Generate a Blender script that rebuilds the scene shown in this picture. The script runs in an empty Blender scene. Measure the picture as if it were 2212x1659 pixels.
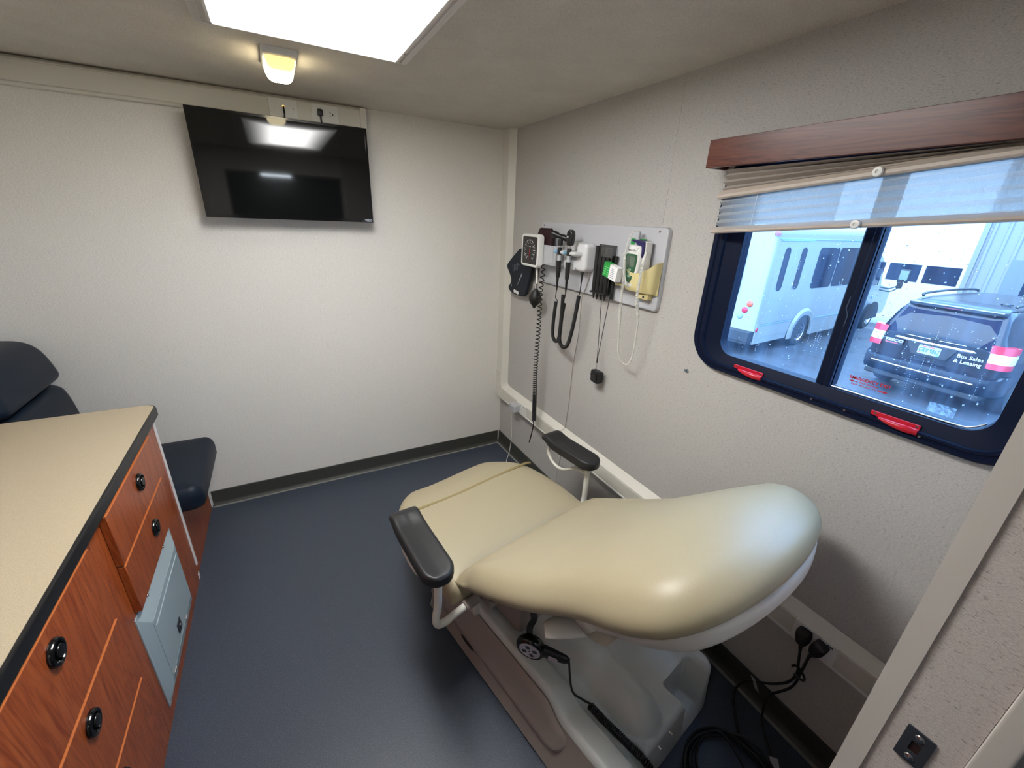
import bpy, bmesh, math, random
from math import sin, cos, pi, radians, sqrt, atan2
from mathutils import Vector, Matrix
rnd = random.Random(11)
SC = bpy.context.scene
COL = SC.collection
V = Vector

# ------------------------------------------------------------------ materials
def s2l(v):
    v /= 255.0
    return v / 12.92 if v <= .04045 else ((v + .055) / 1.055) ** 2.4
def rgb(r, g, b): return (s2l(r), s2l(g), s2l(b), 1.0)

class N:
    """small node-tree helper"""
    def __init__(s, name):
        s.m = bpy.data.materials.new(name); s.m.use_nodes = True
        s.t = s.m.node_tree; s.t.nodes.clear()
        s.out = s.t.nodes.new('ShaderNodeOutputMaterial')
    def n(s, typ, **kw):
        nd = s.t.nodes.new(typ)
        for k, v in kw.items():
            if k in nd.inputs.keys(): nd.inputs[k].default_value = v
            else: setattr(nd, k, v)
        return nd
    def l(s, a, b): s.t.links.new(a, b)
    def coord(s, scale=(1, 1, 1), rot=(0, 0, 0)):
        tc = s.n('ShaderNodeTexCoord'); mp = s.n('ShaderNodeMapping')
        mp.inputs['Scale'].default_value = scale; mp.inputs['Rotation'].default_value = rot
        s.l(tc.outputs['Object'], mp.inputs['Vector']); return mp.outputs['Vector']
    def noise(s, vec, scale=5, detail=2, rough=.5, dist=0):
        nd = s.n('ShaderNodeTexNoise'); nd.inputs['Scale'].default_value = scale
        nd.inputs['Detail'].default_value = detail; nd.inputs['Roughness'].default_value = rough
        nd.inputs['Distortion'].default_value = dist
        s.l(vec, nd.inputs['Vector']); return nd.outputs['Fac']
    def ramp(s, fac, stops):
        nd = s.n('ShaderNodeValToRGB'); cr = nd.color_ramp
        while len(cr.elements) < len(stops): cr.elements.new(.5)
        for e, (p, c) in zip(cr.elements, stops): e.position = p; e.color = c
        s.l(fac, nd.inputs['Fac']); return nd.outputs['Color']
    def mix(s, fac, a, b, mode='MIX'):
        nd = s.n('ShaderNodeMix', data_type='RGBA', blend_type=mode)
        for sock, v in ((nd.inputs[0], fac), (nd.inputs[6], a), (nd.inputs[7], b)):
            if hasattr(v, 'node'): s.l(v, sock)
            else: sock.default_value = v
        return nd.outputs[2]
    def bsdf(s, color=None, rough=.5, metal=0, spec=.5, **kw):
        b = s.n('ShaderNodeBsdfPrincipled')
        if color is not None:
            if hasattr(color, 'node'): s.l(color, b.inputs['Base Color'])
            else: b.inputs['Base Color'].default_value = color
        if hasattr(rough, 'node'): s.l(rough, b.inputs['Roughness'])
        else: b.inputs['Roughness'].default_value = rough
        b.inputs['Metallic'].default_value = metal
        b.inputs['Specular IOR Level'].default_value = spec
        for k, v in kw.items(): b.inputs[k.replace('_', ' ')].default_value = v
        s.l(b.outputs[0], s.out.inputs['Surface']); return b
    def bump(s, b, h, strength=.2, dist=.002):
        nd = s.n('ShaderNodeBump'); nd.inputs['Strength'].default_value = strength
        nd.inputs['Distance'].default_value = dist
        s.l(h, nd.inputs['Height']); s.l(nd.outputs[0], b.inputs['Normal'])

def plain(name, col, rough=.5, metal=0, spec=.5, grain=0, gscale=300, var=0, **kw):
    n = N(name)
    c = col
    if var:
        f = n.noise(n.coord(), 9, 3)
        d = tuple(x * (1 - var) for x in col[:3]) + (1,)
        c = n.ramp(f, [(.3, d), (.7, col)])
    b = n.bsdf(c, rough, metal, spec, **kw)
    if grain: n.bump(b, n.noise(n.coord(), gscale, 2), grain, .001)
    return n.m
def emis(name, col, strength):
    n = N(name); e = n.n('ShaderNodeEmission'); e.inputs[0].default_value = col; e.inputs[1].default_value = strength
    n.l(e.outputs[0], n.out.inputs['Surface']); return n.m

def wallpaper(name, base, fleck, axis, amount=.5, fine=1.5):
    """woven vinyl wall covering with short dashes that run along one axis"""
    n = N(name)
    a = {'x': (110, 340, 340), 'y': (340, 110, 340)}[axis]
    a = tuple(q * fine for q in a)
    f1 = n.noise(n.coord(a), 1, 2, .6)
    b2 = {'x': (55, 230, 230), 'y': (230, 55, 230)}[axis]
    b2 = tuple(q * fine for q in b2)
    f2 = n.noise(n.coord(b2), 1, 2, .55)
    f3 = n.noise(n.coord((1.5, 1.5, 1.5)), 1, 2)
    c1 = n.ramp(f1, [(.35, tuple(x * .86 for x in base[:3]) + (1,)), (.62, tuple(min(1, x * 1.06) for x in base[:3]) + (1,))])
    msk = n.ramp(f2, [(.60, (0, 0, 0, 1)), (.72, (amount,) * 3 + (1,))])
    c2 = n.mix(msk, c1, fleck)
    c3 = n.mix(1.0, c2, n.ramp(f3, [(.2, (.95, .95, .95, 1)), (.8, (1.0, 1.0, 1.0, 1))]), 'MULTIPLY')
    b = n.bsdf(c3, .75, 0, .25)
    n.bump(b, f1, .28, .0015)
    return n.m
def wood(name, dark, mid, light, axis, rough=.32):
    n = N(name)
    sc = {'z': (8, 8, .9), 'y': (10, .9, 10), 'x': (.9, 8, 8)}[axis]
    v = n.coord(sc)
    f = n.noise(v, 1.0, 4, .6, 2.4)
    fine = n.noise(n.coord(tuple(x * 9 for x in sc)), 1.0, 2, .6)
    w = n.n('ShaderNodeMath', operation='PINGPONG'); n.l(f, w.inputs[0]); w.inputs[1].default_value = .07
    w2 = n.n('ShaderNodeMath', operation='MULTIPLY'); n.l(w.outputs[0], w2.inputs[0]); w2.inputs[1].default_value = 14.0
    c = n.ramp(w2.outputs[0], [(.05, dark), (.35, mid), (.9, light)])
    c = n.mix(.35, c, n.ramp(fine, [(.3, dark), (.7, light)]))
    b = n.bsdf(c, rough, 0, .4 if axis == 'z' else .3, Coat_Weight=.15 if axis == 'z' else .04, Coat_Roughness=.15)
    return n.m

MAT = {}
def build_materials():
    M = MAT
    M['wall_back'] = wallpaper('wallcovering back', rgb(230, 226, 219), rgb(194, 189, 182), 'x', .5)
    M['wall_right'] = wallpaper('wallcovering right', rgb(187, 184, 180), rgb(130, 126, 123), 'y', .6)  # same covering as the back wall; dimmer tone beside the bright window painted in
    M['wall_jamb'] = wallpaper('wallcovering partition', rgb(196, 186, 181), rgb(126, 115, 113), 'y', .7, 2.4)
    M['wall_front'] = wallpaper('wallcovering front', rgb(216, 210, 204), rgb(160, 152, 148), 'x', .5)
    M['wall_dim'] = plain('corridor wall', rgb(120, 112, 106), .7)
    n = N('ceiling carpet')
    f = n.noise(n.coord(), 260, 3, .7); g = n.noise(n.coord(), 7, 3)
    c = n.ramp(f, [(.3, rgb(196, 190, 180)), (.7, rgb(222, 216, 206))])
    c = n.mix(1.0, c, n.ramp(g, [(.3, (.92, .92, .92, 1)), (.7, (1, 1, 1, 1))]), 'MULTIPLY')
    b = n.bsdf(c, .9, 0, .1); n.bump(b, f, .4, .002); M['ceiling'] = n.m
    n = N('speckled vinyl floor')
    f = n.noise(n.coord(), 420, 2, .7); g = n.noise(n.coord(), 90, 2, .7)
    c = n.ramp(f, [(.36, rgb(46, 53, 66)), (.55, rgb(64, 71, 84)), (.72, rgb(94, 102, 114))])
    b = n.bsdf(c, .42, 0, .45); n.bump(b, f, .35, .001); M['floor'] = n.m
    M['baseboard'] = plain('charcoal rubber base', rgb(62, 62, 58), .55)
    M['weld'] = plain('grey weld strip', rgb(132, 132, 126), .6)
    M['cream'] = plain('cream plastic', rgb(216, 213, 203), .42, grain=.05)
    M['cream_top'] = plain('cream plastic cover', rgb(208, 204, 193), .45)
    M['white_plastic'] = plain('white plastic', rgb(226, 226, 222), .35)
    M['offwhite'] = plain('off white trim', rgb(196, 189, 182), .45)
    M['white_metal'] = plain('white painted metal', rgb(218, 214, 210), .35)
    M['black'] = plain('black plastic', rgb(22, 22, 24), .38)
    M['black_soft'] = plain('black moulded foam', rgb(30, 30, 31), .45, grain=.08, gscale=500)
    M['black_gloss'] = plain('black gloss plastic', rgb(14, 14, 15), .12)
    M['black_rubber'] = plain('black rubber', rgb(20, 20, 22), .5)
    M['dark_hole'] = plain('dark recess', rgb(8, 8, 9), .8)
    M['chrome'] = plain('chrome', rgb(220, 220, 222), .18, 1.0)
    M['steel'] = plain('dull steel', rgb(150, 150, 150), .35, 1.0)
    M['pewter'] = plain('painted strike metal', rgb(72, 76, 84), .45, .6)
    M['wood'] = wood('cherry laminate vertical', rgb(124, 50, 20), rgb(154, 72, 32), rgb(170, 88, 44), 'z')
    M['wood_y'] = wood('cherry laminate long', rgb(70, 30, 22), rgb(90, 42, 32), rgb(104, 54, 42), 'y', .3)
    M['wood_edge'] = plain('cherry edge banding', rgb(196, 112, 62), .35)
    n = N('beige speckled laminate')
    f = n.noise(n.coord(), 500, 2, .8); c = n.ramp(f, [(.35, rgb(168, 153, 128)), (.65, rgb(192, 177, 152))])
    n.bsdf(c, .42, 0, .4); M['laminate'] = n.m
    M['navy'] = plain('navy vinyl', rgb(19, 30, 44), .48, 0, .28, grain=.15, gscale=350)
    M['grey_metal'] = plain('blue grey painted steel', rgb(158, 172, 176), .42)
    n = N('beige upholstery vinyl')
    f = n.noise(n.coord(), 600, 2, .6)
    c = n.ramp(f, [(.3, rgb(160, 148, 120)), (.7, rgb(166, 154, 126))])
    b = n.bsdf(c, .46, 0, .62); n.bump(b, f, .06, .001); M['beige'] = n.m
    M['seam'] = plain('upholstery seam', rgb(140, 124, 84), .5)
    M['base_top'] = plain('grey beige plastic', rgb(206, 208, 204), .42, grain=.12, gscale=700)
    M['shroud'] = plain('taupe plastic', rgb(150, 138, 132), .5, grain=.15, gscale=700)
    M['shell'] = plain('pale shell plastic', rgb(206, 200, 192), .45)
    M['screen'] = plain('glossy screen', rgb(13, 15, 16), .05, 0, .5)
    M['silver_print'] = plain('silver print', rgb(200, 200, 205), .3, .5)
    M['white_print'] = plain('white print', rgb(235, 235, 235), .5)
    M['grey_print'] = plain('grey print', rgb(150, 158, 170), .6)
    M['dark_print'] = plain('dark print', rgb(60, 60, 66), .6)
    M['diffuser'] = diffuser()
    M['lampglow'] = dome_lens()
    M['strip'] = emis('led strip', (.80, .91, 1, 1), 36)
    M['board'] = plain('pale grey panel', rgb(186, 187, 192), .5)
    M['gauge_face'] = plain('black dial glass', rgb(16, 16, 18), .08)
    M['basket'] = plain('grey moulded plastic', rgb(186, 188, 192), .5)
    M['cuff_navy'] = plain('navy nylon cuff', rgb(14, 22, 36), .75, grain=.2, gscale=400)
    M['maroon'] = plain('maroon nylon cuff', rgb(44, 14, 20), .7, grain=.2, gscale=400)
    M['instr_white'] = plain('instrument white', rgb(214, 214, 216), .4)
    M['blue_cap'] = plain('pale blue cap', rgb(150, 196, 224), .3)
    M['clear'] = clear_plastic()
    M['green'] = plain('green card', rgb(24, 150, 62), .4)
    M['green_screen'] = plain('dark green bezel', rgb(46, 92, 62), .3)
    M['lcd'] = plain('grey display', rgb(96, 112, 98), .15)
    M['purple'] = plain('dark violet plastic', rgb(40, 36, 88), .4)
    M['aged'] = plain('yellowed plastic', rgb(220, 206, 150), .45)
    M['coil_white'] = plain('white coil cable', rgb(224, 222, 214), .4)
    M['window_black'] = plain('black aluminium', rgb(9, 20, 44), .55, .0, .15)  # black frame; the bluish veil of glare over it is mixed into the colour
    M['red_plastic'] = plain('red plastic', rgb(196, 22, 44), .3)
    M['red_ink'] = plain('red sticker', rgb(206, 18, 40), .5)
    M['glass'] = wet_glass()
    M['water'] = water()
    M['pleat_dark'] = plain('opaque pleated fabric', rgb(176, 168, 160), .8)
    M['pleat_light'] = pleat_light()
    M['rail'] = plain('blind rail', rgb(186, 174, 162), .4)
    # outside
    n = N('wet asphalt')
    f = n.noise(n.coord(), 1.2, 5, .6); g = n.noise(n.coord(), 60, 3, .7)
    c = n.ramp(f, [(.3, rgb(38, 40, 44)), (.7, rgb(54, 56, 61))]); c = n.mix(.3, c, n.ramp(g, [(.3, rgb(50, 54, 60)), (.7, rgb(120, 124, 130))]))
    b = n.bsdf(c, n.ramp(f, [(.35, (.25,) * 3 + (1,)), (.65, (.6,) * 3 + (1,))]), 0, .22); M['asphalt'] = n.m
    M['concrete'] = plain('concrete apron', rgb(146, 146, 146), .55, var=.15)
    M['bus_white'] = plain('white vehicle paint', rgb(138, 135, 131), .3)
    M['door_white'] = plain('white door panel', rgb(176, 174, 168), .5)
    M['siding'] = plain('corrugated grey siding', rgb(112, 112, 110), .5)
    M['siding_dark'] = plain('grey door steel', rgb(88, 95, 100), .5)
    M['veh_glass'] = plain('dark vehicle glass', rgb(20, 28, 44), .06, 0, .2)
    M['veh_black'] = plain('dark navy paint', rgb(12, 16, 28), .2, 0, .3, Coat_Weight=.15, Coat_Roughness=.1)
    M['veh_trim'] = plain('black bumper plastic', rgb(24, 26, 30), .5)
    M['line'] = plain('panel gap', rgb(120, 140, 146), .6)
    M['van_glass'] = plain('tinted tailgate glass', rgb(9, 17, 40), .25, 0, .06)
    M['veh_print'] = plain('vehicle white lettering', rgb(176, 180, 182), .5, 0, .2)
    M['tyre'] = plain('tyre rubber', rgb(22, 22, 24), .8)
    M['tail_red'] = plain('red lamp lens', rgb(170, 24, 46), .15)
    M['tail_amber'] = plain('amber lamp lens', rgb(190, 72, 40), .15)
    M['tail_grey'] = plain('clear lamp lens', rgb(120, 132, 142), .15)
    M['plate'] = plain('license plate white', rgb(150, 152, 148), .5, 0, .2)
    M['plate_ink'] = plain('plate green ink', rgb(20, 84, 96), .5)
    M['plate_red'] = plain('plate red ink', rgb(176, 40, 90), .5)

def diffuser():
    """prismatic acrylic in front of two tubes: brighter along the tubes"""
    n = N('light diffuser')
    co = n.coord(); sx = n.n('ShaderNodeSeparateXYZ'); n.l(co, sx.inputs[0])
    e = n.n('ShaderNodeEmission'); e.inputs[0].default_value = (1.0, .995, .975, 1)
    def m(op, a, b=None):
        nd = n.n('ShaderNodeMath', operation=op)
        for k, v in ((0, a), (1, b)):
            if v is None: continue
            if hasattr(v, 'node'): n.l(v, nd.inputs[k])
            else: nd.inputs[k].default_value = v
        return nd.outputs[0]
    # distance from fixture middle in x and y (fixture centre -1.2,-1.48)
    dx = m('ABSOLUTE', m('ADD', sx.outputs[0], 1.2)); dy = m('ABSOLUTE', m('ADD', sx.outputs[1], 1.48))
    edge = m('MULTIPLY', m('SMOOTH_MIN', m('MULTIPLY', m('SUBTRACT', .285, dx), 4.6), 1.0), 1.0)
    edge2 = m('MULTIPLY', m('SUBTRACT', .585, dy), 4.6)
    f = m('MINIMUM', m('MAXIMUM', m('MINIMUM', edge, edge2), 0.0), 1.0)
    n.l(m('ADD', m('MULTIPLY', m('MULTIPLY', f, f), LIGHT), LIGHT * .022), e.inputs[1])
    n.l(e.outputs[0], n.out.inputs['Surface'])
    return n.m
LIGHT = 46.0
def dome_lens():
    n = N('amber dome lens')
    co = n.coord(); sx = n.n('ShaderNodeSeparateXYZ'); n.l(co, sx.inputs[0])
    mr = n.n('ShaderNodeMapRange'); n.l(sx.outputs[1], mr.inputs[0])
    mr.inputs[1].default_value = -.745; mr.inputs[2].default_value = -.66
    c = n.ramp(mr.outputs[0], [(0.0, (1.0, .66, .22, 1)), (.45, (1, .72, .30, 1)), (.8, (1, .86, .55, 1))])
    s = n.ramp(mr.outputs[0], [(0.0, (.10,) * 3 + (1,)), (.4, (.12,) * 3 + (1,)), (.7, (.9,) * 3 + (1,))])
    mu = n.n('ShaderNodeMath', operation='MULTIPLY'); n.l(s, mu.inputs[0]); mu.inputs[1].default_value = 14.0
    e = n.n('ShaderNodeEmission'); n.l(c, e.inputs[0]); n.l(mu.outputs[0], e.inputs[1])
    n.l(e.outputs[0], n.out.inputs['Surface']); return n.m
def clear_plastic():
    n = N('clear acrylic')
    t = n.n('ShaderNodeBsdfTransparent'); t.inputs[0].default_value = (.85, .87, .88, 1)
    g = n.n('ShaderNodeBsdfGlossy'); g.inputs['Roughness'].default_value = .08
    mx = n.n('ShaderNodeMixShader'); mx.inputs[0].default_value = .12
    n.l(t.outputs[0], mx.inputs[1]); n.l(g.outputs[0], mx.inputs[2]); n.l(mx.outputs[0], n.out.inputs['Surface'])
    return n.m
def wet_glass():
    """rain-filmed pane: clear, slightly blue, with a faint scattering film in vertical streaks"""
    n = N('rain wet glass')
    t = n.n('ShaderNodeBsdfTransparent'); t.inputs[0].default_value = (.86, .94, 1.0, 1)
    g = n.n('ShaderNodeBsdfGlossy'); g.inputs['Roughness'].default_value = .03
    tr = n.n('ShaderNodeBsdfTranslucent'); tr.inputs[0].default_value = (.50, .70, 1.0, 1)
    f = n.noise(n.coord((30, 30, 1.6)), 1, 4, .65); h = n.noise(n.coord((9, 9, 5)), 1, 3, .6)
    w = n.ramp(f, [(.38, (.015,) * 3 + (1,)), (.72, (.066,) * 3 + (1,))])
    w = n.mix(1.0, w, n.ramp(h, [(.3, (.7,) * 3 + (1,)), (.7, (1.15,) * 3 + (1,))]), 'MULTIPLY')
    m1 = n.n('ShaderNodeMixShader'); m1.inputs[0].default_value = .05
    n.l(t.outputs[0], m1.inputs[1]); n.l(g.outputs[0], m1.inputs[2])
    m2 = n.n('ShaderNodeMixShader'); n.l(w, m2.inputs[0]); n.l(m1.outputs[0], m2.inputs[1]); n.l(tr.outputs[0], m2.inputs[2])
    n.l(m2.outputs[0], n.out.inputs['Surface']); return n.m
def water():
    n = N('rain water')
    g = n.n('ShaderNodeBsdfGlass'); g.inputs['IOR'].default_value = 1.33; g.inputs['Roughness'].default_value = 0.0
    n.l(g.outputs[0], n.out.inputs['Surface']); return n.m
def pleat_light():
    n = N('sheer pleated fabric')
    t = n.n('ShaderNodeBsdfTransparent'); d = n.n('ShaderNodeBsdfTranslucent'); d.inputs[0].default_value = (.36, .34, .30, 1)
    e = n.n('ShaderNodeBsdfDiffuse'); e.inputs[0].default_value = (.72, .74, .76, 1)
    f = n.noise(n.coord((300, 300, 12)), 1, 3, .7)
    a = n.n('ShaderNodeMixShader'); a.inputs[0].default_value = .5
    n.l(d.outputs[0], a.inputs[1]); n.l(e.outputs[0], a.inputs[2])
    b = n.n('ShaderNodeMixShader'); n.l(n.ramp(f, [(.3, (.06,) * 3 + (1,)), (.7, (.24,) * 3 + (1,))]), b.inputs[0])
    n.l(a.outputs[0], b.inputs[1]); n.l(t.outputs[0], b.inputs[2]); n.l(b.outputs[0], n.out.inputs['Surface'])
    return n.m

# ------------------------------------------------------------------ mesh builder
def rrect(x0, x1, y0, y1, r, n=6):
    r = min(r, (x1 - x0) / 2 - 1e-5, (y1 - y0) / 2 - 1e-5)
    pts = []
    for cx, cy, a0 in ((x1 - r, y0 + r, -90), (x1 - r, y1 - r, 0), (x0 + r, y1 - r, 90), (x0 + r, y0 + r, 180)):
        for k in range(n + 1):
            a = radians(a0 + 90 * k / n); pts.append((cx + r * cos(a), cy + r * sin(a)))
    return pts
def smooth_path(pts, sub=8, closed=False):
    """Catmull-Rom through points"""
    P = [V(p) for p in pts]; out = []; n = len(P)
    rng = range(n if closed else n - 1)
    for i in rng:
        if closed: a, b, c, d = P[(i - 1) % n], P[i], P[(i + 1) % n], P[(i + 2) % n]
        else: a, b, c, d = P[max(i - 1, 0)], P[i], P[i + 1], P[min(i + 2, n - 1)]
        for k in range(sub):
            t = k / sub; t2 = t * t; t3 = t2 * t
            out.append(.5 * ((2 * b) + (c - a) * t + (2 * a - 5 * b + 4 * c - d) * t2 + (3 * b - a - 3 * c + d) * t3))
    if not closed: out.append(P[-1].copy())
    return out
def frames(P, closed=False):
    n = len(P); T = []
    for i in range(n):
        if closed: t = P[(i + 1) % n] - P[i - 1]
        else: t = P[min(i + 1, n - 1)] - P[max(i - 1, 0)]
        T.append(t.normalized() if t.length > 1e-9 else V((0, 0, 1)))
    a = V((0, 0, 1)) if abs(T[0].z) < .9 else V((1, 0, 0))
    u = T[0].cross(a).normalized(); F = []
    for i in range(n):
        u = (u - T[i] * u.dot(T[i]))
        u = u.normalized() if u.length > 1e-9 else T[i].orthogonal().normalized()
        F.append((u.copy(), T[i].cross(u)))
    return T, F
def coil_path(pts, R, pitch, n=10):
    """helix wound round a centre line; R may be a function of 0..1, pitch likewise"""
    P = smooth_path(pts, 10); T, F = frames(P)
    L = [0]
    for a, b in zip(P, P[1:]): L.append(L[-1] + (b - a).length)
    tot = L[-1]; out = []; s = 0; ph = 0; i = 0
    while s < tot:
        while i < len(L) - 2 and L[i + 1] < s: i += 1
        f = (s - L[i]) / max(L[i + 1] - L[i], 1e-9)
        c = P[i].lerp(P[i + 1], f); u, w = F[i]
        r = R(s / tot) if callable(R) else R; p = pitch(s / tot) if callable(pitch) else pitch
        out.append(c + u * (r * cos(ph)) + w * (r * sin(ph)))
        ph += 2 * pi / n; s += p / n
    return out

class MB:
    def __init__(s): s.bm = bmesh.new()
    def merge(s, bm2, M=None):
        if M is not None: bmesh.ops.transform(bm2, matrix=M, verts=bm2.verts)
        me = bpy.data.meshes.new('t'); bm2.to_mesh(me); bm2.free(); s.bm.from_mesh(me); bpy.data.meshes.remove(me); return s
    def box(s, x0, x1, y0, y1, z0, z1, bev=0, seg=2, M=None):
        b = bmesh.new(); bmesh.ops.create_cube(b, size=1)
        for v in b.verts: v.co = V((x0 if v.co.x < 0 else x1, y0 if v.co.y < 0 else y1, z0 if v.co.z < 0 else z1))
        if bev: bmesh.ops.bevel(b, geom=b.edges[:], offset=bev, segments=seg, affect='EDGES', profile=.5)
        return s.merge(b, M)
    def loft(s, rings, cap0=True, cap1=True, closed=True, M=None):
        b = bmesh.new(); R = [[b.verts.new(p) for p in r] for r in rings]; n = len(R[0])
        for A, B in zip(R, R[1:]):
            for i in range(n if closed else n - 1):
                j = (i + 1) % n
                try: b.faces.new((A[i], A[j], B[j], B[i]))
                except ValueError: pass
        if cap0: b.faces.new(R[0][::-1])
        if cap1: b.faces.new(R[-1])
        bmesh.ops.recalc_face_normals(b, faces=b.faces[:])
        return s.merge(b, M)
    def prism(s, poly, z0, z1, M=None, bev=0, seg=2):
        b = bmesh.new(); A = [b.verts.new((x, y, z0)) for x, y in poly]; B = [b.verts.new((x, y, z1)) for x, y in poly]
        n = len(poly); b.faces.new(A[::-1]); b.faces.new(B)
        for i in range(n): b.faces.new((A[i], A[(i + 1) % n], B[(i + 1) % n], B[i]))
        bmesh.ops.recalc_face_normals(b, faces=b.faces[:])
        if bev:
            ed = [e for e in b.edges if abs(e.verts[0].co.z - e.verts[1].co.z) < 1e-7]
            bmesh.ops.bevel(b, geom=ed, offset=bev, segments=seg, affect='EDGES', profile=.5)
        return s.merge(b, M)
    def tube(s, pts, r, n=10, closed=False, cap=True, M=None):
        P = [V(p) for p in pts]; T, F = frames(P, closed); rings = []
        for i, p in enumerate(P):
            u, w = F[i]; rr = r(i / (len(P) - 1)) if callable(r) else r
            rings.append([p + u * (rr * cos(2 * pi * k / n)) + w * (rr * sin(2 * pi * k / n)) for k in range(n)])
        if closed: rings.append(rings[0]); cap = False
        return s.loft(rings, cap, cap, M=M)
    def cyl(s, p0, p1, r0, r1=None, n=24, M=None):
        return s.tube_raw(V(p0), V(p1), r0, r0 if r1 is None else r1, n, M)
    def tube_raw(s, a, b, r0, r1, n, M):
        t = (b - a).normalized(); u = t.orthogonal().normalized(); w = t.cross(u)
        ring = lambda p, r: [p + u * (r * cos(2 * pi * k / n)) + w * (r * sin(2 * pi * k / n)) for k in range(n)]
        return s.loft([ring(a, r0), ring(b, r1)], M=M)
    def lathe(s, prof, M=None, n=28):
        rings = [[(max(r, 1e-4) * cos(2 * pi * k / n), max(r, 1e-4) * sin(2 * pi * k / n), z) for k in range(n)] for r, z in prof]
        return s.loft(rings, M=M)
    def ball(s, c, r, n=16, M=None):
        b = bmesh.new(); bmesh.ops.create_uvsphere(b, u_segments=n, v_segments=max(6, n // 2), radius=1)
        rx = r if isinstance(r, tuple) else (r, r, r)
        for v in b.verts: v.co = V((c[0] + v.co.x * rx[0], c[1] + v.co.y * rx[1], c[2] + v.co.z * rx[2]))
        return s.merge(b, M)
    def ico(s, c, r, M=None):
        b = bmesh.new(); bmesh.ops.create_icosphere(b, subdivisions=1, radius=1)
        for v in b.verts: v.co = V((c[0] + v.co.x * r[0], c[1] + v.co.y * r[1], c[2] + v.co.z * r[2]))
        return s.merge(b, M)
    def ring(s, outer, inner, z0, z1, M=None, bev=0):
        """frame between two matching outlines, extruded"""
        rings = [[(x, y, z0) for x, y in outer], [(x, y, z1) for x, y in outer], [(x, y, z1) for x, y in inner], [(x, y, z0) for x, y in inner], [(x, y, z0) for x, y in outer]]
        return s.loft(rings, False, False, M=M)
    def pillow(s, outline, levels, M=None, fn=None, square=False):
        """stack of inset copies of an outline: levels = [(inset, z)]"""
        P = [V((x, y, 0)) for x, y in outline]; n = len(P)
        c = sum(P, V()) / n; nor = []
        for i in range(n):
            t = (P[(i + 1) % n] - P[i - 1]); nor.append(V((t.y, -t.x, 0)).normalized())
        if sum((P[i] - c).dot(nor[i]) for i in range(n)) < 0: nor = [-q for q in nor]
        rings = []; ylo, yhi = min(q.y for q in P), max(q.y for q in P); mid = V(((min(q.x for q in P) + max(q.x for q in P)) / 2, 0, 0))
        for ins, z in levels:
            r = []
            for i in range(n):
                if ins < 0: q = c + (P[i] - c) * (1 + ins)     # negative: scale factor
                elif square is True or (square and P[i].y < square):
                    px, py = P[i].x - mid.x, P[i].y
                    q = V((mid.x + math.copysign(max(abs(px) - ins, 0), px), min(max(py, ylo + ins), yhi - ins), 0))
                else: q = P[i] - nor[i] * ins
                q = V((q.x, q.y, z))
                r.append(fn(q) if fn else q)
            rings.append(r)
        return s.loft(rings, True, True, M=M)
    def text(s, body, size, M, depth=.0004, align='CENTER', bold=0, shear=0, space=1.0):
        cu = bpy.data.curves.new('t', 'FONT'); cu.body = body; cu.size = size; cu.align_x = align; cu.align_y = 'CENTER'
        cu.extrude = depth; cu.offset = bold; cu.shear = shear; cu.space_character = space; cu.resolution_u = 3
        o = bpy.data.objects.new('t', cu); COL.objects.link(o)
        dg = bpy.context.evaluated_depsgraph_get(); me = bpy.data.meshes.new_from_object(o.evaluated_get(dg))
        me.transform(M); s.bm.from_mesh(me)
        bpy.data.objects.remove(o); bpy.data.curves.remove(cu); bpy.data.meshes.remove(me); return s
    def build(s, name, mat, parent=None, angle=40, sub=0):
        me = bpy.data.meshes.new(name)
        bmesh.ops.remove_doubles(s.bm, verts=s.bm.verts[:], dist=1e-6)
        s.bm.to_mesh(me); s.bm.free()
        for p in me.polygons: p.use_smooth = True
        if angle < 180: me.set_sharp_from_angle(angle=radians(angle))
        me.materials.append(MAT[mat] if isinstance(mat, str) else mat)
        o = bpy.data.objects.new(name, me); COL.objects.link(o)
        if parent is not None:
            o.parent = parent; o.matrix_parent_inverse = INV.get(parent.name, Matrix())
        if angle < 100 and not sub:
            wn = o.modifiers.new('weighted normals', 'WEIGHTED_NORMAL'); wn.keep_sharp = True; wn.weight = 80
        if sub:
            m = o.modifiers.new('smooth', 'SUBSURF'); m.levels = sub; m.render_levels = sub
        return o
INV = {}
def tag(o, label=None, cat=None, group=None, kind=None):
    if label: o['label'] = label
    if cat: o['category'] = cat
    if group: o['group'] = group
    if kind: o['kind'] = kind
    return o
def thing(name, label, cat, loc=(0, 0, 0), rotz=0, group=None, local=False, kind=None):
    """Empty at the base of a thing; local=True: its parts are modelled in its own frame"""
    o = bpy.data.objects.new(name, None); COL.objects.link(o); o.empty_display_size = .05
    o.location = loc; o.rotation_euler = (0, 0, rotz)
    tag(o, label, cat, group, kind)
    if not local:
        INV[o.name] = (Matrix.Translation(V(loc)) @ Matrix.Rotation(rotz, 4, 'Z')).inverted()
    return o
def struct(name, mb, mat, parent=None, angle=40):
    o = mb.build(name, mat, parent, angle); o['kind'] = 'structure'; return o
def copy_tree(o, parent=None):
    c = o.copy(); COL.objects.link(c)
    if parent is not None:
        c.parent = parent; c.matrix_parent_inverse = o.matrix_parent_inverse.copy()
    for ch in list(o.children): copy_tree(ch, c)
    return c
def basis(origin, ex, ey, ez):
    ex, ey, ez = V(ex), V(ey), V(ez)
    m = Matrix((ex, ey, ez)).transposed().to_4x4(); m.translation = V(origin); return m
# text bases: on the right wall (normal -x, reading direction -y), on the back wall (normal -y, reading +x)
def on_right(x, y, z): return basis((x, y, z), (0, -1, 0), (0, 0, 1), (-1, 0, 0))
def on_back(x, y, z): return basis((x, y, z), (1, 0, 0), (0, 0, 1), (0, -1, 0))
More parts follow.
